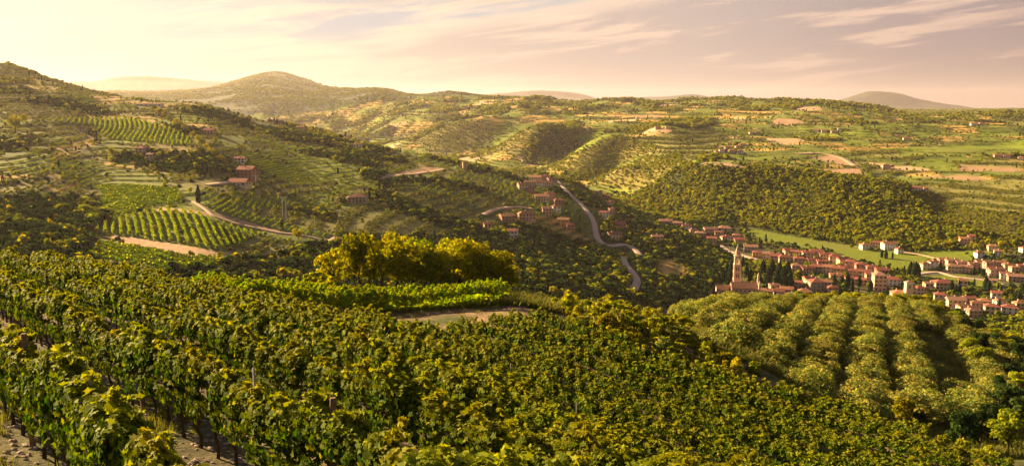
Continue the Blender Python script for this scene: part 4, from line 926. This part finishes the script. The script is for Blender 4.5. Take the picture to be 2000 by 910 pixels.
ribbon('road', [(1405,478),(1425,490),(1455,500),(1480,508)], 7, MAT['asphalt'], 'village lane behind the church tower', .6)
ribbon('road', [(1745,490),(1800,498),(1860,514),(1900,522)], 5, MAT['track'], 'lane across the green meadow', .5)
ribbon('road', [(1780,538),(1830,532),(1870,541),(1930,548),(1960,556)], 6, MAT['asphalt'], 'village street by the lawns', .5)
ribbon('path', [(1370,321),(1405,319),(1440,325)], 9, MAT['track'], 'pale cut above the wooded slope', .8)
ribbon('path', [(1555,301),(1600,300),(1645,309),(1672,324)], 12, MAT['track'], 'curved bare cut on the right hill', .8)
ribbon('path', [(745,350),(800,341),(868,331)], 4, MAT['track'], 'bare earth strip', .6)

# ------------------------------------------------------------------ houses
hr = random.Random(21); WINC = {}
def win_mesh(w, h, sh):
    k = (w, h, sh)
    if k not in WINC:
        m = MB(); m.box(-w/2-.12, w/2+.12, -.06, 0, -h/2-.12, h/2+.12, MAT['w_stone']); m.box(-w/2, w/2, -.09, -.05, -h/2, h/2, MAT['glass'])
        if sh: m.box(-w/2-.5, -w/2-.05, -.12, -.04, -h/2, h/2, MAT['r_brown']); m.box(w/2+.05, w/2+.5, -.12, -.04, -h/2, h/2, MAT['r_brown'])
        WINC[k] = m.mesh('window')
    return WINC[k]
def house(loc, w, d, h, wall, roof, rz, label, group=None, hip=False, name='house', pitch=.42, chim=1, floors=2, nwin=None):
    o = empty(name, loc, rz); tag(o, label, 'house', group); W_, R_ = MAT['w_'+wall], MAT['r_'+roof]
    m = MB(); m.box(-w/2, w/2, -d/2, d/2, -3.0, h, W_); 
    rh = d/2*pitch
    if not hip: m.add([(-w/2,-d/2,h),(-w/2,d/2,h),(-w/2,0,h+rh),(w/2,-d/2,h),(w/2,d/2,h),(w/2,0,h+rh)], [(0,2,1),(3,4,5)], W_)
    m.build('wall', o)
    m = MB(); e = .55; t = .22; X = w/2+e; Yy = d/2+e; z0 = h-e*pitch+.05; rx = (w/2-d/2*.9) if hip else X; rx = max(rx, .4)
    top = [(-X,-Yy,z0+t),(X,-Yy,z0+t),(rx,0,h+rh+t+.05),(-rx,0,h+rh+t+.05),(X,Yy,z0+t),(-X,Yy,z0+t)]
    bot = [(a, b, c-t) for a, b, c in top]
    fs = [(0,1,2,3),(4,5,3,2),(6,9,8,7),(10,8,9,11),(0,6,7,1),(4,10,11,5),(1,4,2),(5,0,3),(1,7,10,4),(5,11,6,0)]
    m.add(top+bot, fs, R_); rf = m.build('roof', o)
    for k in range(chim):
        m = MB(); cx = hr.uniform(-.35, .35)*w; cy = hr.choice((-1, 1))*d*.18; m.box(cx-.4, cx+.4, cy-.35, cy+.35, h, h+rh+1.0, W_); m.box(cx-.5, cx+.5, cy-.45, cy+.45, h+rh+1.0, h+rh+1.18, R_); m.build('chimney', rf)
    fh = h/floors; ww = win_mesh(1.1, 1.5, hr.random() < .4); n = nwin or max(2, int(w/3.2))
    for f in range(floors):
        for k in range(n):
            x = -w/2+w*(k+.5)/n
            if f == 0 and k == n//2:
                m = MB(); m.box(x-.65, x+.65, -d/2-.07, -d/2, 0, 2.2, MAT['r_brown']); m.build('door', o); continue
            b = link(bpy.data.objects.new('window', ww), o); b.location = (x, -d/2, fh*f+fh*.55)
        for s in (-1, 1):
            for k in range(2 if d > 8 else 1):
                b = link(bpy.data.objects.new('window', ww), o); b.location = (s*w/2, (k-.5)*d*.45 if d > 8 else 0, fh*f+fh*.55); b.rotation_euler = (0, 0, s*math.pi/2)
    CLEAR.append((loc[0], loc[1], max(w, d)*.5+1.5))
    # nothing may stand right in front and hide it
    v = Vector((-loc[0], -loc[1], 0)).normalized(); CLEAR.append((loc[0]+v.x*(d*.5+5), loc[1]+v.y*(d*.5+5), max(w*.5, 5))); CLEAR.append((loc[0]+v.x*(d*.5+13), loc[1]+v.y*(d*.5+13), max(w*.4, 4)))
    return o
CL = {
 'north end of the village': [(1300,440,28,'pink','pink'),(1322,442,24,'pink','pink'),(1340,449,20,'white','red'),(1354,458,18,'cream','brown'),(1368,463,24,'pink','pink'),(1388,456,30,'stone','pink'),(1390,475,22,'pink','red'),(1416,453,30,'cream','pink'),(1404,462,18,'pink','brown'),(1419,471,26,'white','red'),(1440,467,22,'pink','brown'),(1444,478,22,'pink','red'),(1466,491,30,'grey','pink')],
 'terrace beside the meadow': [(1481,502,26,'ochre','red'),(1500,505,22,'cream','pink'),(1516,509,22,'pink','red'),(1532,511,30,'cream','red'),(1540,497,22,'pink','red'),(1556,500,26,'cream','red'),(1561,514,26,'pink','red'),(1578,504,24,'cream','red'),(1594,500,26,'pink','red'),(1586,516,22,'cream','red'),(1612,507,26,'peach','red'),(1630,512,24,'cream','red'),(1646,517,24,'peach','red'),(1662,522,24,'pink','red'),(1682,527,26,'pink','red'),(1702,531,24,'pink','red'),(1722,537,26,'pink','red')],
 'middle of the village': [(1555,530,24,'cream','pink'),(1576,532,28,'pink','red'),(1598,530,28,'stone','red'),(1618,532,26,'peach','orange'),(1638,535,24,'ochre','red'),(1606,519,24,'pink','red'),(1648,531,22,'cream','red'),(1668,538,24,'pink','red'),(1688,541,24,'cream','red'),(1632,548,26,'cream','orange'),(1660,553,24,'white','red'),(1682,556,28,'pink','red'),(1700,548,22,'peach','red')],
 'street right of the church': [(1497,578,24,'pink','brown'),(1512,568,22,'pink','pink'),(1520,582,24,'cream','red'),(1536,574,28,'pink','orange'),(1550,588,28,'white','pink'),(1556,562,24,'pink','red'),(1580,556,24,'cream','red'),(1592,566,30,'stone','red'),(1612,562,26,'cream','brown'),(1625,572,24,'pink','red'),(1572,580,30,'peach','brown')],
 'cluster beyond the lawns': [(1822,522,20,'white','red'),(1842,516,22,'pink','pink'),(1858,519,24,'cream','pink'),(1876,521,22,'pink','pink'),(1862,531,30,'cream','pink'),(1884,531,28,'peach','pink'),(1902,526,22,'pink','brown'),(1916,520,24,'white','brown'),(1932,524,24,'pink','pink'),(1952,520,22,'peach','orange'),(1966,527,20,'peach','orange'),(1982,531,22,'peach','orange'),(1996,528,20,'cream','red'),(1942,538,28,'pink','brown'),(1960,545,16,'white','red'),(1982,549,32,'stone','pink'),(1935,557,22,'white','pink'),(1806,526,18,'cream','red')],
 'lower right village edge': [(1742,556,34,'white','red'),(1760,582,42,'peach','orange'),(1796,575,24,'cream','red'),(1812,566,18,'peach','pink'),(1840,563,42,'cream','red'),(1880,561,18,'cream','brown'),(1836,588,26,'cream','red'),(1866,598,38,'peach','pink'),(1892,592,24,'cream','red'),(1906,602,26,'pink','brown'),(1922,600,26,'cream','orange'),(1936,612,30,'cream','red'),(1952,598,24,'white','orange'),(1972,611,34,'white','red'),(1992,603,28,'peach','orange'),(1900,618,30,'pink','pink'),(1880,610,24,'cream','brown'),(1945,585,20,'white','red')],
 'farm beyond the meadow': [(1690,487,22,'white','orange'),(1712,482,18,'cream','red'),(1736,486,30,'white','orange'),(1756,495,14,'white','red')],
 'wooded slope at right': [(1884,476,22,'peach','orange'),(1897,470,14,'cream','red'),(1938,490,20,'cream','orange'),(1912,503,18,'white','red'),(1948,499,14,'white','orange'),(1998,492,12,'white','red')],
 'ridge road hamlet': [(1020,370,20,'cream','pink'),(1034,364,22,'pink','brown'),(1046,355,26,'cream','orange'),(1060,352,26,'pink','red'),(1052,364,24,'white','red'),(1068,366,26,'cream','brown'),(1078,357,20,'pink','pink'),(1036,376,18,'brick','brown'),(1058,392,30,'cream','orange'),(1074,388,20,'pink','red'),(1092,400,22,'brick','red'),(1086,414,18,'white','red'),(1068,418,20,'pink','pink')],
 'slope left of road': [(990,432,30,'brick','orange'),(1028,428,38,'pink','orange'),(1100,440,26,'ochre','orange'),(1114,449,18,'brick','red'),(1001,464,24,'white','red'),(952,448,8,'peach','red')],
 'slope right of road': [(1168,383,18,'pink','red'),(1184,390,16,'brick','red'),(1189,404,18,'peach','red'),(1180,424,22,'white','red'),(1194,417,12,'pink','pink'),(1207,446,30,'brick','red'),(1283,470,24,'pink','pink'),(1200,466,30,'peach','brown')],
 'left hill': [(279,305,30,'pink','red'),(295,312,16,'cream','brown'),(410,263,26,'pink','red'),(470,319,28,'white','red'),(484,349,44,'brick','red'),(468,363,50,'cream','red'),(702,394,40,'stone','brown'),(686,396,22,'stone','brown'),(588,256,20,'cream','brown'),(622,254,14,'pink','brown'),(680,274,18,'cream','red'),(698,289,24,'white','orange'),(162,258,12,'cream','brown'),(530,241,20,'cream','brown'),(547,242,12,'pink','brown')],
 'hamlet on the right hill': [(1400,303,10,'cream','pink'),(1410,299,12,'white','orange'),(1421,293,13,'cream','red'),(1430,300,14,'pink','orange'),(1441,291,12,'cream','pink'),(1452,286,10,'pink','orange'),(1446,301,13,'white','red'),(1426,284,9,'cream','orange')],
 'high right terraces': [(1468,263,12,'cream','orange'),(1480,262,10,'peach','orange'),(1594,258,11,'white','orange'),(1610,259,13,'cream','orange'),(1628,260,12,'peach','orange'),(1640,256,9,'white','red'),(1730,330,18,'peach','orange'),(1790,373,18,'white','red'),(1808,375,10,'cream','orange'),(1770,275,14,'cream','orange'),(1902,246,14,'white','orange'),(1918,244,12,'cream','red'),(1948,308,16,'peach','orange'),(1966,309,14,'cream','red'),(1994,313,12,'white','orange')],
 'distant middle hills': [(1226,217,7,'white','orange'),(1239,216,5,'cream','orange'),(1284,253,12,'pink','red'),(1304,252,9,'cream','orange'),(1148,254,5,'white','orange'),(910,213,9,'white','orange'),(922,212,8,'cream','orange'),(936,211,7,'cream','pink'),(822,213,7,'cream','orange'),(833,212,6,'white','orange'),(766,249,6,'cream','orange'),(1040,200,6,'cream','orange'),(1045,204,5,'white','orange')]}
nh = 0; YARD = []
RN = dict(pink='faded tile', red='red', brown='brown', orange='orange')
for cname, hs in CL.items():
    order = sorted(h[0]+h[1]*.001 for h in hs)
    for (px, py, wp, wall, roof) in hs:
        ymin = 235 if py > 205 else 235
        P = at(px, py, 300, 1340 if cname in ('left hill', 'slope left of road', 'ridge road hamlet') or 'village' in cname else 1e9); w = max(6.5, wp*P.y/F*.88); d = min(12, max(7, w*hr.uniform(.55, .8))); fl = 2 if w < 26 else 2; h = hr.uniform(5.2, 7.0)
        if w > 20 or cname == 'left hill': h = hr.uniform(4.6, 5.8)
        if (px, py) in ((1592,566), (1716,560), (484,349)): h = 8.6; fl = 3; d = 13
        if (px, py) == (279,305): h = 7.6; fl = 3
        if cname == 'left hill': w *= .82
        if (px, py) == (468,363): h = 3.6; fl = 1
        rz = hr.uniform(-.32, .32)+(-.18 if px > 1250 else .1); hip = hr.random() < .35
        pos = ordn(order.index(px+py*.001)).replace('nearest', 'first')
        house(P, w, d, h, wall, roof, rz, '%s house with %s roof, %s from left, %s' % (wall, RN[roof], pos, cname), 'houses: '+cname, hip, floors=fl, pitch=hr.uniform(.36, .48)); nh += 1
        YARD.append((P.x, P.y, w))
print('houses', nh)

# tall pink block at the village edge
P = at(1716, 566, 300); house(P, 11, 13, 15, 'peach', 'pink', -.2, 'tall peach apartment block standing highest at the right of the village middle', None, True, 'apartment_building', floors=4)
# small tower house on the left hill crest
P = at(908, 333, 300, 1340); house(P, 6, 6, 11, 'pink', 'brown', .2, 'slim pink tower house alone on the crest of the left hill', None, True, 'tower_house', floors=3, chim=0, nwin=1)
# greenhouse-like long pale shed on the crest
P = at(292, 208, 300, 1500); house(P, 38, 7, 3, 'white', 'pink', 0, 'long low pale shed near the top of the left hill', None, False, 'farm_shed', floors=1, chim=0, nwin=6)

# ------------------------------------------------------------------ the church and its bell tower
def church():
    P = at(1448, 582, 300, 1300); k = P.y/F; o = empty('church', P, -.13); tag(o, 'pink stone parish church with long tiled nave and pinnacled front', 'church')
    CLEAR.append((P.x, P.y, 24)); CLEAR.append((P.x, P.y-18, 16)); CLEAR.append((P.x-12, P.y-14, 14))
    w_, r_, wt = MAT['w_pink'], MAT['r_brown'], MAT['w_cream']; L_ = 60*k
    def gable(x0, x1, y0, y1, h, rh, nm):
        m = MB(); yc = (y0+y1)/2; m.box(x0, x1, y0, y1, -3, h, w_); m.add([(x0,y0,h),(x0,y1,h),(x0,yc,h+rh),(x1,y0,h),(x1,y1,h),(x1,yc,h+rh)], [(0,2,1),(3,4,5)], w_); m.build(nm, o)
        m = MB(); e = .6; t = .25; s = rh/(yc-y0); tp = [(x0-.3,y0-e,h-e*s+t+.04),(x1+.3,y0-e,h-e*s+t+.04),(x1+.3,yc,h+rh+t+.04),(x0-.3,yc,h+rh+t+.04),(x1+.3,y1+e,h-e*s+t+.04),(x0-.3,y1+e,h-e*s+t+.04)]
        m.add(tp+[(a, b, c-t) for a, b, c in tp], [(0,1,2,3),(4,5,3,2),(6,9,8,7),(10,8,9,11),(0,6,7,1),(4,10,11,5),(1,7,8,2),(2,8,10,4),(0,3,9,6),(3,5,11,9)], r_); m.build('roof', o)
    x0 = -L_*.5+4; x1 = L_*.5
    gable(x0, x1, -7, 7, 10.5, 4.2, 'nave'); gable(-L_*.5-9, x0-.05, -5.5, 5.5, 8.2, 3.2, 'chancel')
    m = MB(); m.box(x0+2, x1-3, -11, -7.05, -3, 4.6, w_); m.build('aisle', o); m = MB(); m.add([(x0+1.6,-11.5,4.55),(x1-2.6,-11.5,4.55),(x1-2.6,-6.9,6.4),(x0+1.6,-6.9,6.4),(x0+1.6,-11.5,4.8),(x1-2.6,-11.5,4.8),(x1-2.6,-6.9,6.65),(x0+1.6,-6.9,6.65)], [(0,3,2,1),(4,5,6,7),(0,1,5,4),(1,2,6,5),(3,0,4,7)], r_); m.build('aisle_roof', o)
    for i in range(5):
        x = x0+4+(x1-x0-8)*i/4; m = MB(); pts = [(x+.75*math.cos(a), -7.12, 8.3+.75*math.sin(a)) for a in np.linspace(0, 2*math.pi, 13)[:-1]]
        m.add(pts+[(a, -7.0, c) for a, b, c in pts], [tuple(range(12))[::-1]]+[(q, (q+1) % 12, 12+(q+1) % 12, 12+q) for q in range(12)], MAT['glass']); m.build('round_window', o)
    # front with stepped gable and two pinnacles
    m = MB(); m.add([(x1+.1,-8,-3),(x1+.1,8,-3),(x1+.1,8,10.5),(x1+.1,4.5,13.2),(x1+.1,0,16.8),(x1+.1,-4.5,13.2),(x1+.1,-8,10.5),(x1+1.3,-8,-3),(x1+1.3,8,-3),(x1+1.3,8,10.5),(x1+1.3,4.5,13.2),(x1+1.3,0,16.8),(x1+1.3,-4.5,13.2),(x1+1.3,-8,10.5)],
          [(0,6,5,4,3,2,1),(7,8,9,10,11,12,13)]+[(q, (q+1) % 7, 7+(q+1) % 7, 7+q) for q in range(7)], w_); m.build('front', o)
    for y in (-8, 8, 0):
        m = MB(); b = 10 if y else 16.2; m.box(x1-.1, x1+1.5, y-.8, y+.8, b-1, b+4.2, wt); m.add([(x1-.3,y-1,b+4.2),(x1+1.7,y-1,b+4.2),(x1+1.7,y+1,b+4.2),(x1-.3,y+1,b+4.2),(x1+.7,y,b+8.4)], [(0,1,4),(1,2,4),(2,3,4),(3,0,4),(3,2,1,0)], wt); m.build('pinnacle', o)
    for x in (-L_*.5-6, -L_*.5-2): 
        b = link(bpy.data.objects.new('window', win_mesh(1.1, 2.4, False)), o); b.location = (x, -5.5, 4.5)
    # bell tower
    Q = at(1444, 578, 300, 1300)+Vector((0, 11, 0)); Q.z = P.z; T = empty('bell_tower', Q, -.13); tag(T, 'tall brick and stone bell tower with arched belfry and pointed spire behind the church', 'bell tower')
    CLEAR.append((Q.x, Q.y, 8)); s = 2.75; bk = MAT['w_brick2']
    m = MB(); m.box(-s, s, -s, s, -3, 27, bk); m.build('shaft', T)
    for sx in (-1, 1):
        for sy in (-1, 1): m = MB(); m.box(sx*s-.42, sx*s+.42, sy*s-.42, sy*s+.42, -3, 27.2, wt); m.build('corner_strip', T)
    for z in (13.5, 20.6, 27.2, 35.4):
        m = MB(); m.box(-s-.65, s+.65, -s-.65, s+.65, z, z+.6, wt); m.build('cornice', T)
    def opening(x, y, z, w, h, rz):
        m = MB(); pts = [(-w/2,-.05,-h/2),(w/2,-.05,-h/2),(w/2,-.05,h/2-w/2)]+[(w/2*math.cos(a), -.05, h/2-w/2+w/2*math.sin(a)) for a in np.linspace(.4, 2.74, 5)]+[(-w/2,-.05,h/2-w/2)]
        n = len(pts); m.add(pts+[(a, .02, c) for a, b, c in pts], [tuple(range(n))]+[(q, n+q, n+(q+1) % n, (q+1) % n) for q in range(n)], MAT['glass']); b = m.build('arched_opening', T); b.location = (x, y, z); b.rotation_euler = (0, 0, rz)
    for q in range(4):
        a = q*math.pi/2; c_, s_ = math.sin(a), -math.cos(a)
        for e in (-1, 1):
            ex, ey = math.cos(a)*e*.85, math.sin(a)*e*.85; opening(c_*(s+.02)+ex, s_*(s+.02)+ey, 17.2, 1.0, 3.4, a); opening(c_*(s+.02)+ex, s_*(s+.02)+ey, 23.8, .8, 2.6, a)
    # open belfry: four corner piers, two slim columns a side
    for sx in (-1, 1):
        for sy in (-1, 1): m = MB(); m.box(sx*(s-.55)-.6, sx*(s-.55)+.6, sy*(s-.55)-.6, sy*(s-.55)+.6, 27.8, 34.4, wt); m.build('belfry_pier', T)
    for q in range(4):
        a = q*math.pi/2
        m = MB(); c_, s_ = math.sin(a), -math.cos(a)
        for e in (-.62, .62): m.tube([(c_*(s-.4)+math.cos(a)*e, s_*(s-.4)+math.sin(a)*e, 27.8), (c_*(s-.4)+math.cos(a)*e, s_*(s-.4)+math.sin(a)*e, 33.2)], [.24, .22], wt, 8)
        m.build('column', T)
    m = MB(); m.box(-s+.1, s-.1, -s+.1, s-.1, 33.2, 35.4, bk); m.build('belfry_head', T)
    m = MB(); m.tube([(0,0,29.2),(0,0,29.5),(0,0,30.4),(0,0,31)], [1.0,.85,.6,.15], MAT['steel'], 12); m.build('bell', T)
    m = MB(); m.tube([(0,0,36.0),(0,0,39.6)], [2.3, 2.2], bk, 8); m.tube([(0,0,39.6),(0,0,39.95)], [2.5, 2.5], wt, 8); m.tube([(0,0,39.95),(0,0,43),(0,0,47.5)], [2.1, 1.2, .12], MAT['w_stone'], 8); m.tube([(0,0,47.3),(0,0,49)], [.07,.07], MAT['steel'], 5); m.build('spire', T)
    for sx in (-1, 1):
        for sy in (-1, 1): m = MB(); m.tube([(sx*2.6,sy*2.6,36.0),(sx*2.6,sy*2.6,37.2),(sx*2.6,sy*2.6,39)], [.35,.3,.04], wt, 6); m.build('small_pinnacle', T)
MAT['w_brick2'] = plain('tower_brick', (.54,.36,.28), .9, .6, .15)
church()
# second, unfinished looking campanile of the village
P = at(1773, 585, 300, 1300); T = empty('square_tower', P, -.1); tag(T, 'pale square tower rising beside orange roofs at the lower right of the village', 'tower'); m = MB(); m.box(-3, 3, -3, 3, -2, 15.5, MAT['w_cream']); m.build('shaft', T); m = MB(); m.box(-3.4, 3.4, -3.4, 3.4, 15.5, 16.1, MAT['w_white']); m.build('cornice', T)
m = MB(); m.add([(-3.3,-3.3,16.1),(3.3,-3.3,16.1),(3.3,3.3,16.1),(-3.3,3.3,16.1),(0,0,18)], [(0,1,4),(1,2,4),(2,3,4),(3,0,4),(3,2,1,0)], MAT['r_pink']); m.build('roof', T)
for q in range(4):
    a = q*math.pi/2; b = link(bpy.data.objects.new('window', win_mesh(1.1, 2.4, False)), T); b.location = (math.sin(a)*3, -math.cos(a)*3, 12.5); b.rotation_euler = (0, 0, a)
CLEAR.append((P.x, P.y, 7)); CLEAR.append((P.x, P.y-10, 6))
# ------------------------------------------------------------------ single cypresses and conifers
def cyp(px, py, hp, lab, r=1.0, grp='cypresses'):
    P = at(px, py, 300, 1340 if px > 1250 or px < 1250 else 1e9); h = hp*P.y/F; tree('cypress', 'cypress', P, h*r*.85, lab, 'cypress', grp, sz=h)
cyp(388, 397, 36, 'lone tall dark cypress at the bend of the farm track')
for k, (px, py, hp) in enumerate([(374,330,22),(381,334,26),(398,345,30),(405,342,24),(412,347,20)]): cyp(px, py, hp, 'slim cypress in the grove behind the pink farmhouse, %s from the left' % ordn(k).replace('nearest', 'first'))
for k, (px, py, hp) in enumerate([(712,378,14),(722,392,24),(660,340,14)]): cyp(px, py, hp, 'dark cypress beside the stone farmhouse on the left hill, %s counted from it' % ordn(k).replace('nearest', 'first'))
CX = [(1424,588,28),(1412,590,16),(1441,590,18),(1458,596,22),(1473,592,24),(1492,575,20),(1485,560,26),(1490,540,34),(1500,562,40),(1508,540,34),(1516,566,42),(1522,545,36),(1530,562,44),(1538,548,40),(1542,568,40),(1428,548,40),(1420,545,34),(1412,552,30),(1432,530,26),(1465,552,30),(1458,540,26)]
CX.sort()
for k, (px, py, hp) in enumerate(CX): cyp(px, py, hp, 'dark conifer around the church, %s from the left' % ordn(k).replace('nearest', 'first'), 1.5 if hp > 30 else 1.2, 'conifers around the church')
VX = [(1655,562,30),(1664,570,28),(1640,580,24),(1612,588,22),(1700,572,26),(1708,566,30),(1778,538,28),(1783,540,30),(1788,541,31),(1793,540,26),(1752,536,16),(1858,572,26),(1866,575,22),(1875,574,16),(1925,568,30),(1930,572,26),(1836,528,18),(1902,536,16),(1912,538,18),(1920,540,16),(1645,560,24),(1590,545,18),(1678,560,22),(1730,505,18),(1722,503,16),(1743,505,14),(1570,590,20),(1990,590,22),(1800,590,18)]
VX.sort()
for k, (px, py, hp) in enumerate(VX): cyp(px, py, hp, 'dark tree among the village houses, %s from the left' % ordn(k).replace('nearest', 'first'), 1.5 if k % 3 else 1.0, 'dark trees among the village houses')
for k, (px, py, hp) in enumerate([(527,241,12),(536,243,14),(541,243,13),(553,245,12),(560,246,10),(596,255,12),(612,256,11),(675,272,14),(686,270,12),(930,318,10),(1078,348,10)]): cyp(px, py, hp, 'tiny cypress on the ridge line of the left hill, %s from the left' % ordn(k).replace('nearest', 'first'), 1.1, 'cypresses on the left ridge')
# broad trees by the farmhouse, kept as single things
for px, py, hp, kd, lab in [(220,308,20,'oak','round golden tree left of the pink farmhouse'),(242,309,18,'broad','green tree just left of the pink farmhouse'),(312,312,16,'oak','golden tree just right of the pink farmhouse'),(582,470,24,'oak','yellow tree standing at the end of the farm track'),(30,260,34,'oak','big golden tree high on the far left slope'),(45,242,20,'oak','golden tree above the big one on the far left slope')]:
    P = at(px, py, 300, 1400); s = hp*P.y/F/6.5; tree(kd, 'broadleaf_tree', P, s, lab, 'tree')
# golden hedgerow of trees running down from the crest
HR = [(300,222),(312,226),(322,232),(333,240),(343,247),(352,252),(362,258),(378,272),(388,280),(396,288),(404,296),(412,304),(420,310),(428,318),(436,322)]
for k, (px, py) in enumerate(HR):
    P = at(px, py, 300, 1400); tree('oak' if k % 3 else 'broad', 'broadleaf_tree', P, 15*P.y/F/6.0, 'golden tree of the hedgerow down the left hill, %s from the top' % ordn(k).replace('nearest', 'first'), 'tree', 'golden hedgerow trees on the left hill')
# power poles with their lines
def pole(px, py, hp, lab, twin=False):
    P = at(px, py, 300, 1340); h = hp*P.y/F; o = empty('power_pole', P); tag(o, lab, 'power pole', 'power poles')
    for x in ((-1.3, 1.3) if twin else (0,)): m = MB(); m.tube([(x,0,-1),(x,0,h)], [.32,.22], MAT['concrete'], 7); m.build('mast', o)
    m = MB(); m.box(-2.6, 2.6, -.14, .14, h-1.2, h-.9, MAT['steel']); m.build('crossarm', o)
    for x in (-2.3, 0, 2.3): m = MB(); m.tube([(x,0,h-.9),(x,0,h-.3)], [.14,.1], MAT['w_white'], 6); m.build('insulator', o)
    return P+Vector((0, 0, h-.4)), o
pa, oa = pole(556, 427, 44, 'twin masted power pole standing in the fields of the left hill', True)
pb, ob = pole(616, 455, 26, 'thin power pole above the end of the farm track'); pc, oc = pole(500, 362, 20, 'small power pole beside the red roofed farm')
pole(1013, 352, 20, 'pale mast left of the ridge hamlet'); pole(1067, 348, 18, 'pale mast rising over the roofs of the ridge hamlet')
pole(1137, 405, 12, 'lamp post like pole halfway down the hill road')
for (p, q, r_) in ((pc, pa, oa), (pa, pb, ob)):
    for x in (0,):
        m = MB(); r0 = r_.location; pts = [p.lerp(q, t)+Vector((x, 0, -7*t*(1-t)))-r0 for t in np.linspace(0, 1, 14)]; m.tube(pts, [.02]*14, MAT['concrete'], 4, False); m.build('power_line', r_)

# ------------------------------------------------------------------ stones and weeds between the near rows
def rubble():
    r = np.random.default_rng(31); pr = []
    t = NT('limestone'); v = t.noise(9, 5, .6, t.obj()); oi = t.n('ObjectInfo'); c = t.ramp(v, [(.3, (.22,.15,.12)), (.7, (.46,.36,.30))]); t.pbsdf(c, .9, v, .2, .4, .02)
    for k in range(4):
        bm = bmesh.new(); bmesh.ops.create_icosphere(bm, subdivisions=1, radius=1)
        rr = random.Random(k)
        for w in bm.verts: w.co *= rr.uniform(.6, 1.15); w.co.z *= .6
        me = bpy.data.meshes.new('stone_source'); bm.to_mesh(me); bm.free(); me.materials.append(t.m); pr.append(proto(me))
    n = 9000; y = np.exp(r.uniform(math.log(7), math.log(48), n)); u = r.uniform(-.72, .75, n); x = u*y; s = r.uniform(.02, .075, n)*(1+y*.012)
    scatter('stones', np.stack([x, y, H(x, y)+s*.1], 1), np.stack([s, s, s], 1), r.uniform(0, 6, n), r.integers(0, 4, n), pr, 'pale stones littering the soil between the near vine rows')
    gm = leaf_mat('weed_blades', [(0, (.07,.09,.015)), (1, (.22,.2,.05))], .3, 0, .2); gp = []
    for k in range(4):
        q = 26; a = r.uniform(0, 6.28, q); d = r.uniform(0, .16, q); P = np.stack([np.cos(a)*d, np.sin(a)*d, 0*a], 1); V = []; Fc = []
        for i in range(q):
            l = r.uniform(.10, .30); b = np.array([math.cos(a[i]), math.sin(a[i]), 0])*l*r.uniform(.1, .7); w = np.array([-math.sin(a[i]), math.cos(a[i]), 0])*.008
            V += [P[i]-w, P[i]+w, P[i]+b*.5+w*.8+np.array([0, 0, l*.6]), P[i]+b*.5-w*.8+np.array([0, 0, l*.6]), P[i]+b+np.array([0, 0, l])]; j = len(V)-5; Fc += [(j, j+1, j+2, j+3), (j+3, j+2, j+4, j+4)]
        me = bpy.data.meshes.new('weed_source'); me.from_pydata([tuple(v) for v in V], [], [f if f[2] != f[3] else f[:3] for f in Fc]); me.materials.append(gm); gp.append(proto(me))
    n = 9000; y = np.exp(r.uniform(math.log(9), math.log(125), n)); u = r.uniform(-.72, .75, n); x = u*y; k = fbm(x/4, y/4, 3, 12) > .05; x, y = x[k], y[k]; n = len(x); s = r.uniform(.35, 1.0, n)*(1+y*.012)
    scatter('weeds', np.stack([x, y, H(x, y)], 1), np.stack([s, s, s], 1), r.uniform(0, 6, n), r.integers(0, 4, n), gp, 'dry grass and weeds between the vine rows and on the brow')
    n = 26000; y = np.exp(r.uniform(math.log(88), math.log(275), n)); u = r.uniform(-.35, .72, n); x = u*y; s = r.uniform(1.6, 4.2, n)
    scatter('rough_grass', np.stack([x, y, H(x, y)], 1), np.stack([s*1.6, s*1.6, s], 1), r.uniform(0, 6, n), r.integers(0, 4, n), gp, 'rough grass under the olive grove and on the banks')
rubble()
masses()
# ------------------------------------------------------------------ the evening haze
def haze():
    m = MB(); m.box(-28000, 28000, -28000, 28000, -420, 480, None); m.mats = []; m.m = [0]*6
    me = bpy.data.meshes.new('haze'); me.from_pydata(m.v, [], m.f); t = NT('haze')
    v = t.n('VolumePrincipled'); v.inputs['Color'].default_value = (.92, .82, .88, 1); v.inputs['Density'].default_value = 2.3e-5; v.inputs['Anisotropy'].default_value = .4
    t.l(v.outputs[0], t.out.inputs['Volume']); me.materials.append(t.m)
    o = obj('haze', me); tag(o, 'warm evening haze lying over the valley and hills', kind='stuff')
haze()
